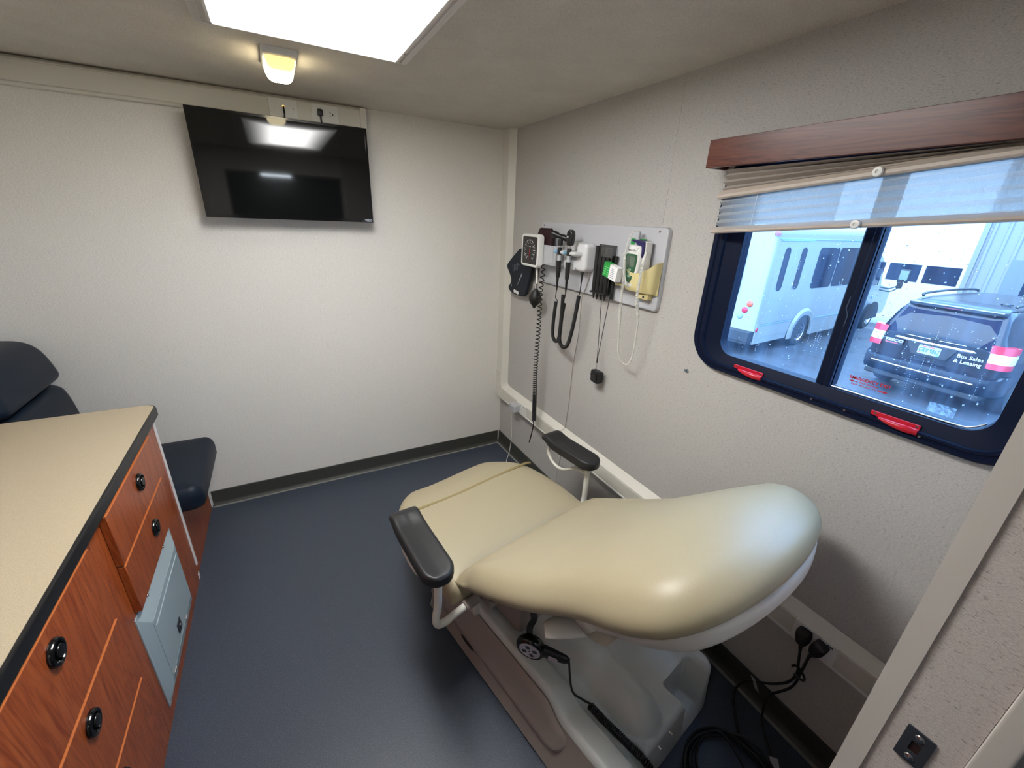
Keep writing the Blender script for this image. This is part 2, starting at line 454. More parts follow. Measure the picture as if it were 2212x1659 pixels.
# ------------------------------------------------------------------ room shell
H = 2.224            # ceiling height
XL = -2.62           # left wall
YP = -2.593          # partition, room side
WY0, WY1, WZ0, WZ1 = -2.545, -1.665, 1.236, 1.925     # window opening in the right wall

def build_room():
    struct('floor', MB().box(XL - .06, .06, -6.0, .06, -.06, 0), 'floor')
    struct('ceiling', MB().box(XL - .06, .06, -6.0, .06, H, H + .06), 'ceiling')
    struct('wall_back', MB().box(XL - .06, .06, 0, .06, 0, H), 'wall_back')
    struct('wall_left', MB().box(XL - .06, XL, -6.0, 0, 0, H), 'wall_back')
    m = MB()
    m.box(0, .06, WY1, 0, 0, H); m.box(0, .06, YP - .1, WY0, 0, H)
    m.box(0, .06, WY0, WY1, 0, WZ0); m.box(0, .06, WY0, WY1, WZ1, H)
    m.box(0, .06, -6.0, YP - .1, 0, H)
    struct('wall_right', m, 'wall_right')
    m = MB().box(-.70, 0, YP - .100, YP, 0, H)
    struct('wall_partition', m, 'wall_jamb')
    m = MB().box(XL, -1.72, YP - .100, YP, 0, H)
    struct('wall_partition_left', m, 'wall_front')
    m = MB().box(-1.72, -.70, YP - .100, YP, 2.03, H)
    struct('wall_header', m, 'wall_front')
    struct('wall_corridor', MB().box(XL, 0, -6.0, -5.94, 0, H), 'wall_dim')
    # corner mouldings of the doorway
    m = MB()
    m.prism([(-.703, YP - .0235), (-.703, YP + .004), (-.672, YP + .004), (-.672, YP), (-.6995, YP), (-.6995, YP - .0235)], 0, 2.03, bev=0)
    struct('trim_1', m, 'offwhite')
    m = MB()
    m.box(-.706, -.66, YP - .128, YP - .1005, 0, 2.03, .004, 2)
    struct('trim_2', m, 'offwhite')
    # rubber cove base: profile along a wall, plus the pale weld line on the floor
    prof = [(0, .10), (.004, .10), (.006, .098), (.006, .025), (.009, .012), (.018, .003), (.018, 0), (0, 0)]
    m = MB(); m.loft([[(-1.958, -d, z) for d, z in prof], [(-.018, -d, z) for d, z in prof]])
    struct('baseboard_back', m, 'baseboard')
    m = MB(); m.loft([[(-d, -.001, z) for d, z in prof], [(-d, YP + .001, z) for d, z in prof]])
    struct('baseboard_right', m, 'baseboard')
    m = MB(); m.box(-1.958, -.020, -.032, -.0185, 0, .0025); struct('trim_3', m, 'weld')
    m = MB(); m.box(-.032, -.0185, -2.585, -.0325, 0, .0025); struct('trim_4', m, 'weld')
    # panel joints of the wall covering (thin cover strips)
    m = MB()
    for x in (-1.20,): m.box(x - .009, x + .009, -.0008, 0, .101, 1.60)
    struct('trim_5', m, 'wall_back')
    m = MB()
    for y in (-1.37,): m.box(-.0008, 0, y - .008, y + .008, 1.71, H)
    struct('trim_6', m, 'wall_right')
    # corridor ceiling lamps seen only as reflections
    for k, (x, y) in enumerate(((-1.14, -3.88), (-1.22, -5.00), (-1.24, -5.70))):
        t = thing('ceiling_strip_light', ['corridor strip light closest to the doorway behind the camera', 'corridor strip light between the two others behind the camera', 'corridor strip light closest to the corridor end wall'][k], 'ceiling light', (x, y, H - .04), group='corridor strip lights')
        MB().box(x - .22, x + .22, y - .035, y + .035, H - .02, H - .0005, .003).build('housing', 'white_metal', t)
        MB().box(x - .21, x + .21, y - .025, y + .025, H - .04, H - .0195, .008).build('diffuser', 'strip', t)

def build_ceiling_lights():
    # large fluorescent panel
    x0, x1, y0, y1 = -1.522, -.886, -2.10, -.862
    t = thing('ceiling_light', 'large bright rectangular light panel with white frame on the ceiling', 'ceiling light', ((x0 + x1) / 2, (y0 + y1) / 2, H - .03))
    m = MB()
    # stepped frame: outer flange and inner lip
    def fr(a, b, z0, z1): m.ring(rrect(x0 + a, x1 - a, y0 + a, y1 - a, .004, 2), rrect(x0 + b, x1 - b, y0 + b, y1 - b, .004, 2), z0, z1)
    fr(0, .047, H - .009, H - .0005); fr(.018, .023, H - .014, H - .0085); fr(.040, .047, H - .016, H - .0085)
    m.build('frame', 'white_metal', t)
    m = MB().box(x0 + .0475, x1 - .0475, y0 + .0475, y1 - .0475, H - .022, H - .004, .004, 1)
    m.build('diffuser', 'diffuser', t)
    m = MB()
    for x in (x1 - .036,): m.cyl((x, y1 - .115, H - .009), (x, y1 - .115, H - .013), .004, n=12)
    m.build('screw', 'steel', t)
    # amber dome light
    x0, x1, y0, y1 = -1.352, -1.236, -.745, -.52
    t = thing('dome_light', 'small glowing amber dome light on the ceiling above the television', 'ceiling light', ((x0 + x1) / 2, -.63, H - .065))
    m = MB()
    ol = rrect(x0, x1, y0, y1, .022, 6)
    m.pillow(ol, [(0, H - .0005), (0, H - .012), (.003, H - .018), (.008, H - .021)])
    m.build('base', 'white_plastic', t)
    m = MB()
    ol = rrect(x0 + .007, x1 - .007, y0 + .022, y1 - .005, .026, 6)
    m.pillow(ol, [(0, H - .0205), (.001, H - .032), (.006, H - .048), (.014, H - .058), (.024, H - .064), (.036, H - .066)])
    m.build('lens', 'lampglow', t, angle=180)

# ------------------------------------------------------------------ back wall: raceway and television
def build_back_wall():
    z0, z1, zt = 2.116, 2.216, -.040
    t = thing('cable_raceway', 'cream cable raceway running along the top of the wall above the television', 'cable raceway', (-1.75, -.001, z0))
    m = MB()
    P = [(-.001, z0), (-.030, z0), (-.038, z0 + .008), (-.038, z1 - .008), (-.030, z1), (-.001, z1)]
    m.loft([[(XL + .002, y, z) for y, z in P], [(-.912, y, z) for y, z in P]])
    m.build('channel', 'cream', t)
    m = MB()
    for z in (z0 + .008, z1 - .0125): m.box(XL + .002, -.912, -.0425, -.037, z, z + .0045, .001, 1)
    m.build('lip', 'cream_top', t)
    m = MB()
    for a, b in ((XL + .002, -1.337), (-1.207, -1.148), (-1.017, -.914)): m.box(a, b, -.0395, -.037, z0 + .014, z1 - .014, .0006, 1)
    m.build('cover', 'cream', t)
    m = MB().box(-.9118, -.880, -.043, -.001, z0 - .002, z1 + .001, .004, 2); m.build('end_cap', 'cream', t)
    m = MB().box(-1.334, -1.210, -.0425, -.0375, z0 + .012, z1 - .012, .0015, 2); p = m.build('blank_plate', 'white_plastic', t)
    for x in (-1.316, -1.228): MB().cyl((x, -.0425, 2.166), (x, -.0435, 2.166), .003, n=10).build('screw', 'steel', p)
    m = MB().cyl((-1.272, -.0425, 2.168), (-1.272, -.056, 2.168), .006, n=14); m.build('jack', 'steel', p)
    m = MB().box(-1.145, -1.020, -.0425, -.0375, z0 + .012, z1 - .012, .0015, 2); p = m.build('outlet_plate', 'white_plastic', t)
    def receptacle(c, mb):
        for dz in (.007, -.007): mb.box(c - .004, c + .003, -.0442, -.042, 2.166 + dz - .0012, 2.166 + dz + .0012)
        mb.cyl((c + .011, -.0425, 2.166), (c + .011, -.0444, 2.166), .003, n=10)
    m = MB()
    for c in (-1.108, -1.058): m.prism(rrect(c - .018, c + .020, -.017, .017, .010, 4), 0, .0012, basis((0, -.0424, 2.166), (1, 0, 0), (0, 0, 1), (0, -1, 0)))
    r = m.build('receptacle', 'white_plastic', p)
    m = MB(); receptacle(-1.058, m); m.build('slot', 'dark_hole', r)
    # television: flat screen standing off the wall
    yf, W0, W1, Z0, Z1 = -.120, -1.670, -.901, 1.657, 2.1125
    t = thing('television', 'black flat screen television hanging on the wall under the raceway', 'television', (-1.285, -.09, Z0))
    m = MB().box(W0, W1, yf, yf + .028, Z0, Z1, .004, 2); m.box(W0 + .10, W1 - .10, yf + .028, yf + .055, Z0 + .04, Z1 - .10, .01, 2)
    m.build('cabinet', 'black', t)
    m = MB()
    o = rrect(W0, W1, Z0, Z1, .003, 2); i = rrect(W0 + .010, W1 - .010, Z0 + .016, Z1 - .010, .002, 2)
    m.ring(o, i, 0, .0022, basis((0, yf, 0), (1, 0, 0), (0, 0, 1), (0, -1, 0)))
    m.build('bezel', 'black_gloss', t)
    m = MB().box(W0 + .010, W1 - .010, yf - .0012, yf + .002, Z0 + .016, Z1 - .010); m.build('screen', 'screen', t)
    m = MB().prism([(-.962, -.0005), (-.902, -.0005), (-.902, .0185), (-.950, .0185)], 0, .0026, basis((0, yf, Z0), (1, 0, 0), (0, 0, 1), (0, -1, 0)))
    p = m.build('logo_tab', 'black', t)
    m = MB().text('VIZIO', .0145, on_back(-.925, yf - .0028, Z0 + .009), .0002, bold=.0006); m.build('logo', 'silver_print', p)
    m = MB().box(-1.42, -1.15, -.045, -.001, 1.76, 1.99, .003, 1); m.box(-1.40, -1.36, yf + .05, -.04, 1.78, 1.97); m.box(-1.21, -1.17, yf + .05, -.04, 1.78, 1.97)
    m.build('wall_mount', 'black', t)
    # cords dropping behind the set
    t = thing('television_cable', 'black power cord plugged into the raceway outlet above the television', 'cord', (-1.108, -.05, 2.12))
    m = MB().box(-1.121, -1.095, -.068, -.0447, 2.152, 2.182, .006, 2); m.build('plug', 'black', t)
    m = MB().tube(smooth_path([(-1.108, -.060, 2.155), (-1.107, -.060, 2.135), (-1.104, -.064, 2.09), (-1.10, -.058, 2.03)], 6), .0042, 8); m.build('cable', 'black', t)
    t = thing('coaxial_cable', 'dark coaxial cable with brass connector hanging from the blank raceway plate', 'cord', (-1.272, -.06, 2.12))
    m = MB().cyl((-1.272, -.0562, 2.168), (-1.272, -.069, 2.168), .0065, n=12); m.build('connector', plain('brass', rgb(226, 196, 120), .25, 1.0), t)
    m = MB().tube(smooth_path([(-1.272, -.066, 2.168), (-1.272, -.072, 2.160), (-1.272, -.073, 2.135), (-1.277, -.066, 2.10), (-1.28, -.056, 2.04)], 6), .0038, 8); m.build('cable', 'black_gloss', t)

# ------------------------------------------------------------------ right wall raceway, outlets, adapters
def build_right_raceway():
    t = thing('surface_raceway', 'cream surface raceway running down the corner and along the window wall', 'cable raceway', (-.02, -1.2, .40))
    # vertical run: front face y 0..-.075, bevelled to y -.112 at the wall
    P = [(-.001, -.001), (-.040, -.001), (-.040, -.075), (-.036, -.080), (-.001, -.112)]
    m = MB(); m.loft([[(x, y, .63) for x, y in P], [(x, y, H - .001) for x, y in P]]); m.build('vertical_cover', 'cream', t)
    Q = [(-.001, .398), (-.036, .424), (-.040, .430), (-.040, .507), (-.036, .511), (-.001, .538)]
    m = MB(); m.loft([[(x, -.158, z) for x, z in Q], [(x, YP + .002, z) for x, z in Q]]); m.build('horizontal_channel', 'cream', t)
    m = MB()
    for a, b in ((-.160, -.336), (-.467, -2.272), (-2.404, YP + .003)): m.box(-.0412, -.039, b, a, .437, .500, .0006, 1)
    m.build('horizontal_cover', 'cream_top', t)
    m = MB().box(-.0435, -.036, YP + .003, -.158, .424, .4325, .001, 1); m.build('lower_lip', 'white_plastic', t)
    # elbow: outer corner rounded, inner corner filleted
    def elbow(front):
        e = .003
        if front: o = [(-.0005, .64), (-.0005, .47)]; cy, cz, r = -.046, .470, .0455; zlo = .4245; top = .5125; ins = -.0785; fr = .03
        else: o = [(-.0005, .64), (-.0005, .44)]; cy, cz, r = -.046, .440, .0455; zlo = .394; top = .541; ins = -.114; fr = .03
        pts = [(-.0005, .64)]
        for k in range(9):
            a = radians(0 - 90 * k / 8); pts.append((cy + r * cos(a), (zlo + r) + r * sin(a)))
        pts += [(-.162, zlo), (-.162, top)]
        for k in range(9):
            a = radians(270 - 90 * k / 8); pts.append((ins - fr + fr * cos(a) * -1 * -1 + 0, top + fr + fr * sin(a))) if False else pts.append((ins - fr * (1 - sin(radians(90 * k / 8))), top + fr * (1 - cos(radians(90 * k / 8)))))
        pts.append((ins, .64))
        return pts
    A, B = elbow(False), elbow(True)
    m = MB(); m.loft([[(-.001, y, z) for y, z in A], [(-.036, y * .999, z) for y, z in B], [(-.0435, y * .995 - .0002, z) for y, z in B]]); m.build('elbow', 'cream', t)
    def outlet(ya, yb, plug_side):
        p = MB().box(-.0445, -.039, yb, ya, .431, .506, .0012, 2).build('outlet_plate', 'white_plastic', t)
        yc = (ya + yb) / 2
        m = MB()
        for d in (.028, -.016): m.prism(rrect(-.018, .018, -.019, .019, .010, 4), 0, .0012, basis((-.0444, yc + d, .468), (0, -1, 0), (0, 0, 1), (-1, 0, 0)))
        r = m.build('receptacle', 'white_plastic', p)
        m = MB()
        for d in ((.028, -.016) if plug_side is None else (plug_side,)):
            for dz in (.006, -.006): m.box(-.0462, -.0450, yc + d - .005, yc + d + .003, .468 + dz - .0012, .468 + dz + .0012)
        m.build('slot', 'grey_print', r)
        m = MB().box(-.0452, -.044, yb + .014, yb + .030, .494, .4985); m.build('indicator', 'purple' if ya < -1 else 'dark_hole', p)
    outlet(-.337, -.466, -.016)
    outlet(-2.274, -2.402, -.016)
    # pale grey power adapter in the far outlet
    t = thing('power_adapter', 'pale grey power adapter plugged in the corner outlet beside the armrest', 'power adapter', (-.08, -.36, .44))
    m = MB().box(-.098, -.0465, -.392, -.318, .440, .490, .006, 2); m.box(-.075, -.0465, -.318, -.300, .446, .484, .004, 2); m.build('body', plain('grey adapter', rgb(176, 178, 182), .45), t)
    m = MB().tube(smooth_path([(-.066, -.310, .447), (-.058, -.296, .40), (-.050, -.29, .30), (-.046, -.288, .18), (-.058, -.285, .06), (-.085, -.30, .006), (-.16, -.42, .006), (-.26, -.62, .006)], 8), .0023, 6); m.build('cord', 'coil_white', t)

# ------------------------------------------------------------------ window, blind, valance
def build_window():
    oy0, oy1, oz0, oz1 = -2.57, -1.640, 1.213, 1.945
    t = thing('window_1', 'black framed sliding window with rounded corners', 'window', (0, -2.1, oz0), kind='structure')
    B = basis((0, 0, 0), (0, 1, 0), (0, 0, 1), (1, 0, 0))      # local (y, z, x)
    gy0, gy1, gz0, gz1 = -2.462, -1.750, 1.279, 1.880
    lv = [(0, -.001, .120), (.0, -.016, .120), (.006, -.022, .115), (.020, -.022, .105), (.024, -.018, .10), (.030, -.018, .10), (.034, -.023, .095), (.046, -.023, .085), (.050, -.014, .08), (.070, -.010, .068), (.104, -.002, .052), (.108, .03, .05)]
    m = MB(); rings = []
    for ins, x, r in lv:
        # the flange is wider at the sides than below: interpolate to the glass outline
        f = ins / .108
        y0 = oy0 + (gy0 - oy0) * f; y1 = oy1 + (gy1 - oy1) * f; z0 = oz0 + (gz0 - oz0) * f; z1 = oz1 + (gz1 - oz1) * f
        rings.append([(x, a, b) for a, b in rrect(y0, y1, z0, z1, r, 10)])
    m.loft(rings, False, False); m.build('window_frame', 'window_black', t, angle=30)
    # outer reveal ring lining the hole
    m = MB().ring(rrect(-2.544, -1.666, 1.237, 1.924, .07, 8), rrect(gy0 - .002, gy1 + .002, gz0 - .002, gz1 + .002, .052, 8), .012, .034, B); m.build('outer_ring', 'window_black', t)
    m = MB().box(.006, .05, -2.1235, -2.082, gz0 - .004, gz1, .004, 1); m.box(-.002, .02, -2.1235, -2.108, gz0 - .004, gz1, .003, 1)
    mu = m.build('mullion', 'window_black', t)
    m = MB().tube([(.004, -2.106, 1.545), (-.006, -2.106, 1.542), (-.006, -2.104, 1.51), (-.004, -2.112, 1.49), (-.004, -2.112, 1.46)], .0015, 6); m.build('latch', 'pewter', mu)
    for a, b in ((-2.462, -2.122), (-2.083, -1.750)):
        m = MB(); m.loft([[(.036, y, z) for y, z in rrect(a - .004, b + .004, gz0 - .004, gz1 + .004, .05, 6)]], True, False); m.build('pane', 'glass', t)
    # bright glazing bead along the bottom of the fixed light
    m = MB().tube(smooth_path([(.010, -2.124, gz0 + .001), (.010, -2.25, gz0 + .001), (.010, -2.40, gz0 + .001), (.010, -2.432, gz0 + .008), (.010, -2.452, gz0 + .025)], 6), .0022, 6); m.build('glazing_bead', 'steel', t)
    # red release handles
    for yc in (-1.885, -2.302):
        m = MB().prism([(-.055, .007), (.052, .007), (.052, -.004), (.040, -.006), (-.040, -.006), (-.055, -.004)], 0, .006, on_right(-.012, yc, 1.250), bev=.0015)
        h = m.build('release_handle', 'red_plastic', t)
        m = MB(); rings = []
        for k in range(9):
            f = k / 8; yy = .034 - .086 * f; wz = .002 + .0075 * sin(pi * (f * .62 + .06)); dx = .012 + .016 * sin(pi * (.1 + .75 * f))
            rings.append([(-dx - .008 * cos(a), yc + yy, 1.243 - .004 * f + wz * sin(a)) for a in [2 * pi * q / 10 for q in range(10)]])
        m.loft(rings); m.build('lever', 'red_plastic', h)
        for d in (-.046, .044): MB().cyl((-.0178, yc + d, 1.252), (-.0192, yc + d, 1.252), .003, n=10).build('rivet', 'steel', h)
    for y in (-2.19, -2.10, -2.36): MB().cyl((-.0225, y, 1.232), (-.0245, y, 1.232), .003, n=10).build('screw', 'steel', t)
    # sticker on the glass
    m = MB(); x = .0350
    m.text('EMERGENCY EXIT', .0125, on_right(x, -2.203, 1.3155), .0001, bold=.0003)
    m.text('Pull Handles', .0070, on_right(x, -2.203, 1.3060), .0001, bold=.0002, space=1.25)
    m.text('Push Window To Open', .0070, on_right(x, -2.203, 1.2975), .0001, bold=.0002, space=1.25)
    for sgn in (1, -1):
        z = 1.3055 if sgn > 0 else 1.2985; M = on_right(x, -2.203 + sgn * .036, z)
        s = -sgn
        pts = [(s * .013, 0), (s * .002, .0033), (s * .002, .0009), (s * -.010, .0009), (s * -.010, -.0009), (s * .002, -.0009), (s * .002, -.0033)]
        if sgn > 0: pts = pts[::-1]
        m.prism(pts, 0, .0002, M)
    m.build('exit_sticker', 'red_ink', t)
    # faint notice stuck low on the glass
    m = MB().prism(rrect(-.030, .022, -.012, .014, .002, 2), 0, .0002, on_right(.0352, -2.368, 1.297)); m.build('clear_sticker', clear_film(), t)
    # rain drops and runs on the outside of both panes
    m = MB()
    def drop(y, z, r):
        if not (-2.45 < y < -1.765 and 1.285 < z < 1.86) or -2.128 < y < -2.078 or (-2.27 < y < -2.14 and z < 1.335): return
        m.ico((.0370, y, z), (r * .55, r, r * rnd.uniform(1.0, 1.5)))
    for k in range(300): drop(rnd.uniform(-2.45, -1.76), rnd.uniform(1.285, 1.76), rnd.choice((.0009, .0012, .0012, .0016, .0022)))
    for k in range(46):
        y, z = rnd.uniform(-2.44, -1.77), rnd.uniform(1.33, 1.70)
        for q in range(rnd.randint(5, 12)): drop(y + rnd.uniform(-.0012, .0012), z - q * .006, rnd.uniform(.0006, .0012))
    o = m.build('raindrops', 'water', None, 180)
    tag(o, 'raindrops and rain runs on the outside of the window glass', 'raindrops', kind='stuff')
    # wood valance
    t = thing('window_valance', 'glossy cherry wood valance box above the window', 'valance', (-.05, -2.1, 1.89))
    m = MB().box(-.100, -.084, YP + .002, -1.616, 1.890, 1.972, .0015, 2); m.build('front_board', 'wood_y', t)
    m = MB().box(-.084, -.001, YP + .002, -1.616, 1.958, 1.972, .001, 1); m.build('top_board', 'wood_y', t)
    m = MB().box(-.084, -.001, -1.630, -1.616, 1.890, 1.958, .001, 1); m.build('end_board', 'wood_y', t)
    # pleated day and night blind, drawn a third of the way down, sagging to the corner end
    t = thing('window_blind', 'pleated blind half raised under the wood valance', 'blind', (-.06, -2.1, 1.70))
    ya, yb = -1.672, -2.545
    SL = {'bot': (1.700, .078), 'mid': (1.808, .100), 'top': (1.884, .012)}
    zz = lambda k, y: SL[k][0] + (ya - y) * SL[k][1]
    def pleats(k0, k1, n, dx, name, mat):
        rows = []
        cols = 24
        for j in range(n * 2 + 1):
            f = j / (n * 2); x = -.058 + (dx if j % 2 else -dx)
            rows.append([(x, ya + (yb - ya) * c / cols, zz(k0, ya + (yb - ya) * c / cols) * (1 - f) + zz(k1, ya + (yb - ya) * c / cols) * f) for c in range(cols + 1)])
        m = MB(); m.loft(rows, False, False, closed=False)
        return m.build(name, mat, t, angle=20)
    pleats('bot', 'mid', 5, .008, 'sheer_pleats', 'pleat_light')
    pleats('mid', 'top', 4, .010, 'opaque_pleats', 'pleat_dark')
    def rail(k, name, zoff, h):
        m = MB()
        P = [(-.072, zoff), (-.076, zoff + .004), (-.076, zoff + h * .45), (-.060, zoff + h), (-.044, zoff + h), (-.040, zoff + h * .4), (-.044, zoff)]
        m.loft([[(x, ya + .006, zz(k, ya) + z) for x, z in P], [(x, yb, zz(k, yb) + z) for x, z in P]])
        r = m.build(name, 'rail', t)
        yk = -2.093 if k == 'bot' else -2.105
        zc = zz(k, yk) + zoff + h * .4
        M = basis((-.0775, yk, zc), (0, -1, 0), (0, 0, 1), (-1, 0, 0))
        m = MB().lathe([(.0001, 0), (.011, 0), (.012, .003), (.010, .007), (.004, .008), (.0035, .004), (.0001, .004)], M, 20); kb = m.build('pull_knob', 'white_plastic', r)
        return r
    rail('bot', 'bottom_rail', -.012, .020); rail('mid', 'middle_rail', -.012, .026)
    for y in (-1.80, -2.46):
        MB().tube([(-.067, y, zz('bot', y) + .008), (-.067, y, zz('mid', y) - .012)], .0007, 5).build('lift_cord', 'white_plastic', t)
    m = MB().box(-.076, -.040, yb, ya, 1.902, 1.9375, .003, 1); m.build('head_rail', 'window_black', t)
    # small clear hook on the wall beside the window
    t = thing('wall_hook', 'tiny clear plastic hook on the wall left of the window', 'hook', (-.006, -1.632, 1.155))
    m = MB().cyl((-.0008, -1.632, 1.163), (-.004, -1.632, 1.163), .007, n=14); m.build('base', 'tail_grey', t)
    m = MB().tube(smooth_path([(-.003, -1.632, 1.164), (-.012, -1.633, 1.163), (-.018, -1.634, 1.166), (-.019, -1.634, 1.172)], 5), .0025, 8); m.build('prong', 'tail_grey', t)

def clear_film():
    n = N('clear label film'); t = n.n('ShaderNodeBsdfTransparent'); d = n.n('ShaderNodeBsdfTranslucent'); d.inputs[0].default_value = (.8, .9, 1, 1)
    mx = n.n('ShaderNodeMixShader'); f = n.noise(n.coord((120, 120, 120)), 1, 2, .6)
    n.l(n.ramp(f, [(.4, (.02,) * 3 + (1,)), (.6, (.09,) * 3 + (1,))]), mx.inputs[0]); n.l(t.outputs[0], mx.inputs[1]); n.l(d.outputs[0], mx.inputs[2]); n.l(mx.outputs[0], n.out.inputs['Surface']); return n.m

# ------------------------------------------------------------------ strike plate on the jamb
def build_strike():
    t = thing('strike_plate', 'grey metal strike plate with two screws on the doorway jamb', 'strike plate', (-.70, -2.651, 1.0))
    M = basis((-.7002, -2.651, 1.03), (0, -1, 0), (0, 0, 1), (-1, 0, 0))
    o = rrect(-.0155, .0155, -.0305, .0305, .002, 3); i = rrect(-.0055, .0055, -.010, .010, .001, 3)
    m = MB().ring(o, i, 0, .0022, M); m.build('mounting_plate', 'pewter', t)
    m = MB().prism(rrect(-.0055, .0055, -.010, .010, .001, 2), 0, .0006, M); m.build('latch_hole', plain('dark brown recess', rgb(38, 14, 14), .7), t)
    for z in (.020, -.020):
        m = MB().lathe([(.0001, .0015), (.0055, .0022), (.0045, .0034), (.0001, .0040)], M @ Matrix.Translation((0, z, 0)), 18)
        m.build('screw', 'chrome', t)
# ------------------------------------------------------------------ cabinets, worktop, bench
XF = -1.960      # cabinet carcass front
XD = -1.940      # drawer faces
def knob(parent, y, z):
    M = basis((XD - .0005, y, z), (0, 1, 0), (0, 0, 1), (1, 0, 0))
    m = MB().lathe([(.0001, .001), (.0315, .001), (.0320, .005), (.0290, .010), (.0240, .011), (.0215, .007), (.0200, .002), (.0001, .002)], M, 28)
    k = m.build('knob', 'black_gloss', parent)
    m = MB().lathe([(.0001, .0022), (.0155, .0022), (.0155, .010), (.0135, .0125), (.007, .0135), (.0001, .0135)], M @ Matrix.Translation((.003, 0, 0)), 22)
    m.build('push_button', 'black_gloss', k)
def drawer(parent, y0, y1, z0, z1, ky, kz, name='drawer'):
    m = MB().box(XF, XD, y0, y1, z0, z1, .0015, 1); d = m.build(name, 'wood', parent)
    m = MB().box(XF + .001, XD + .0006, y0 + .001, y1 - .001, z1 - .0012, z1 + .0008); m.build('edge_band', 'wood_edge', d)
    if ky is not None: knob(d, ky, kz)
    return d
def build_cabinets():
    ya, yb, yc = -.617, -1.372, YP + .002
    t = thing('drawer_cabinet', 'cherry wood cabinet with two drawers over a grey steel locker door', 'cabinet', (-2.28, -1.0, 0))
    MB().box(XL + .002, XF, yb + .0005, ya, 0, .878, .001, 1).build('body', 'wood', t)
    drawer(t, -1.292, -.767, .682, .862, -.997, .794)
    drawer(t, -1.292, -.767, .492, .674, -.996, .595)
    m = MB().box(-1.974, -1.9555, -.6168, -.601, .078, .877, .001, 1); m.box(-1.970, -1.9585, -.632, -.6095, .0, .034, .001, 1); m.build('edge_strip', 'white_plastic', t)
    # steel locker
    P = basis((XF, 0, 0), (0, 1, 0), (0, 0, 1), (1, 0, 0))
    m = MB().ring(rrect(-1.314, -.810, .058, .478, .002, 2), rrect(-1.262, -.862, .100, .412, .002, 2), .0005, .004, P)
    # collar sloping up to the door plane
    m.loft([[(XF + .004, a, b) for a, b in rrect(-1.303, -.822, .072, .466, .003, 2)], [(XF + .022, a, b) for a, b in rrect(-1.270, -.872, .118, .414, .003, 2)], [(XF + .022, a, b) for a, b in rrect(-1.266, -.876, .136, .410, .006, 2)], [(XF + .012, a, b) for a, b in rrect(-1.266, -.876, .136, .410, .006, 2)]], False, False)
    f = m.build('locker_frame', 'grey_metal', t, angle=25)
    for y, z in ((-1.19, .462), (-.94, .462)): MB().lathe([(.0001, 0), (.006, .0005), (.005, .003), (.0001, .004)], P @ Matrix.Translation((y, z, .006)), 14).build('rivet', 'chrome', f)
    m = MB().box(XF + .002, XF + .0125, -1.2655, -.8765, .1365, .4095); m.build('door_gap', 'dark_hole', f)
    m = MB().box(XF + .010, XF + .0225, -1.2615, -.8795, .1375, .4060, .002, 2); m.box(XF + .022, XF + .0255, -1.250, -.888, .376, .380, .001, 1)
    d = m.build('locker_door', 'grey_metal', t)
    m = MB().prism(rrect(-.022, .022, -.022, .022, .002, 2), 0, .003, P @ Matrix.Translation((-1.085, .190, .0225))); m.lathe([(.0001, .003), (.008, .003), (.007, .008), (.0001, .008)], P @ Matrix.Translation((-1.085, .190, .0225)), 16)
    m.build('lock', 'pewter', d)
    for y in (-1.00, -1.24): MB().cyl((XF + .024, y - .012, .140), (XF + .024, y + .012, .140), .0045, n=10).build('hinge', 'chrome', d)
    t = thing('drawer_cabinet.001', 'cherry wood cabinet nearest the doorway with a column of wide drawers', 'cabinet', (-2.28, -2.0, 0))
    MB().box(XL + .002, XF, yc, yb - .0005, 0, .878, .001, 1).build('body', 'wood', t)
    drawer(t, -2.50, -1.435, .626, .866, -1.695, .803)
    drawer(t, -2.50, -1.435, .380, .617, -1.694, .562)
    drawer(t, -2.50, -1.435, .070, .371, -1.694, .320)
    # worktop with black edge
    t = thing('worktop', 'beige laminate worktop with black rounded edge over the cherry cabinets', 'worktop', (-2.28, -1.58, .88))
    o = [(XL + .002, YP + .002), (-1.934, YP + .002)] + [(-1.934 - .042 + .042 * cos(radians(a)), -.570 - .042 + .042 * sin(radians(a))) for a in range(0, 91, 10)] + [(XL + .002, -.570)]
    inner = [(XL + .002, YP + .002), (-1.942, YP + .002)] + [(-1.942 - .036 + .036 * cos(radians(a)), -.578 - .036 + .036 * sin(radians(a))) for a in range(0, 91, 10)] + [(XL + .002, -.578)]
    m = MB(); m.prism(inner, .8785, .9202); m.build('laminate_top', 'laminate', t)
    m = MB()
    sec = [(0, .879), (.006, .879), (.0085, .884), (.0085, .912), (.006, .9185), (0, .9185)]
    path_in, path_out = inner[1:-1] + [inner[-1]], None
    rings = []
    for i in range(1, len(inner)):
        a, b = V(inner[i]), V(o[i]); d = (b - a)
        d = d.normalized() if d.length > 1e-6 else V((0, 1))
        rings.append([(a.x + d.x * u, a.y + d.y * u, z) for u, z in sec])
    m.loft(rings); m.build('edge', 'black', t)

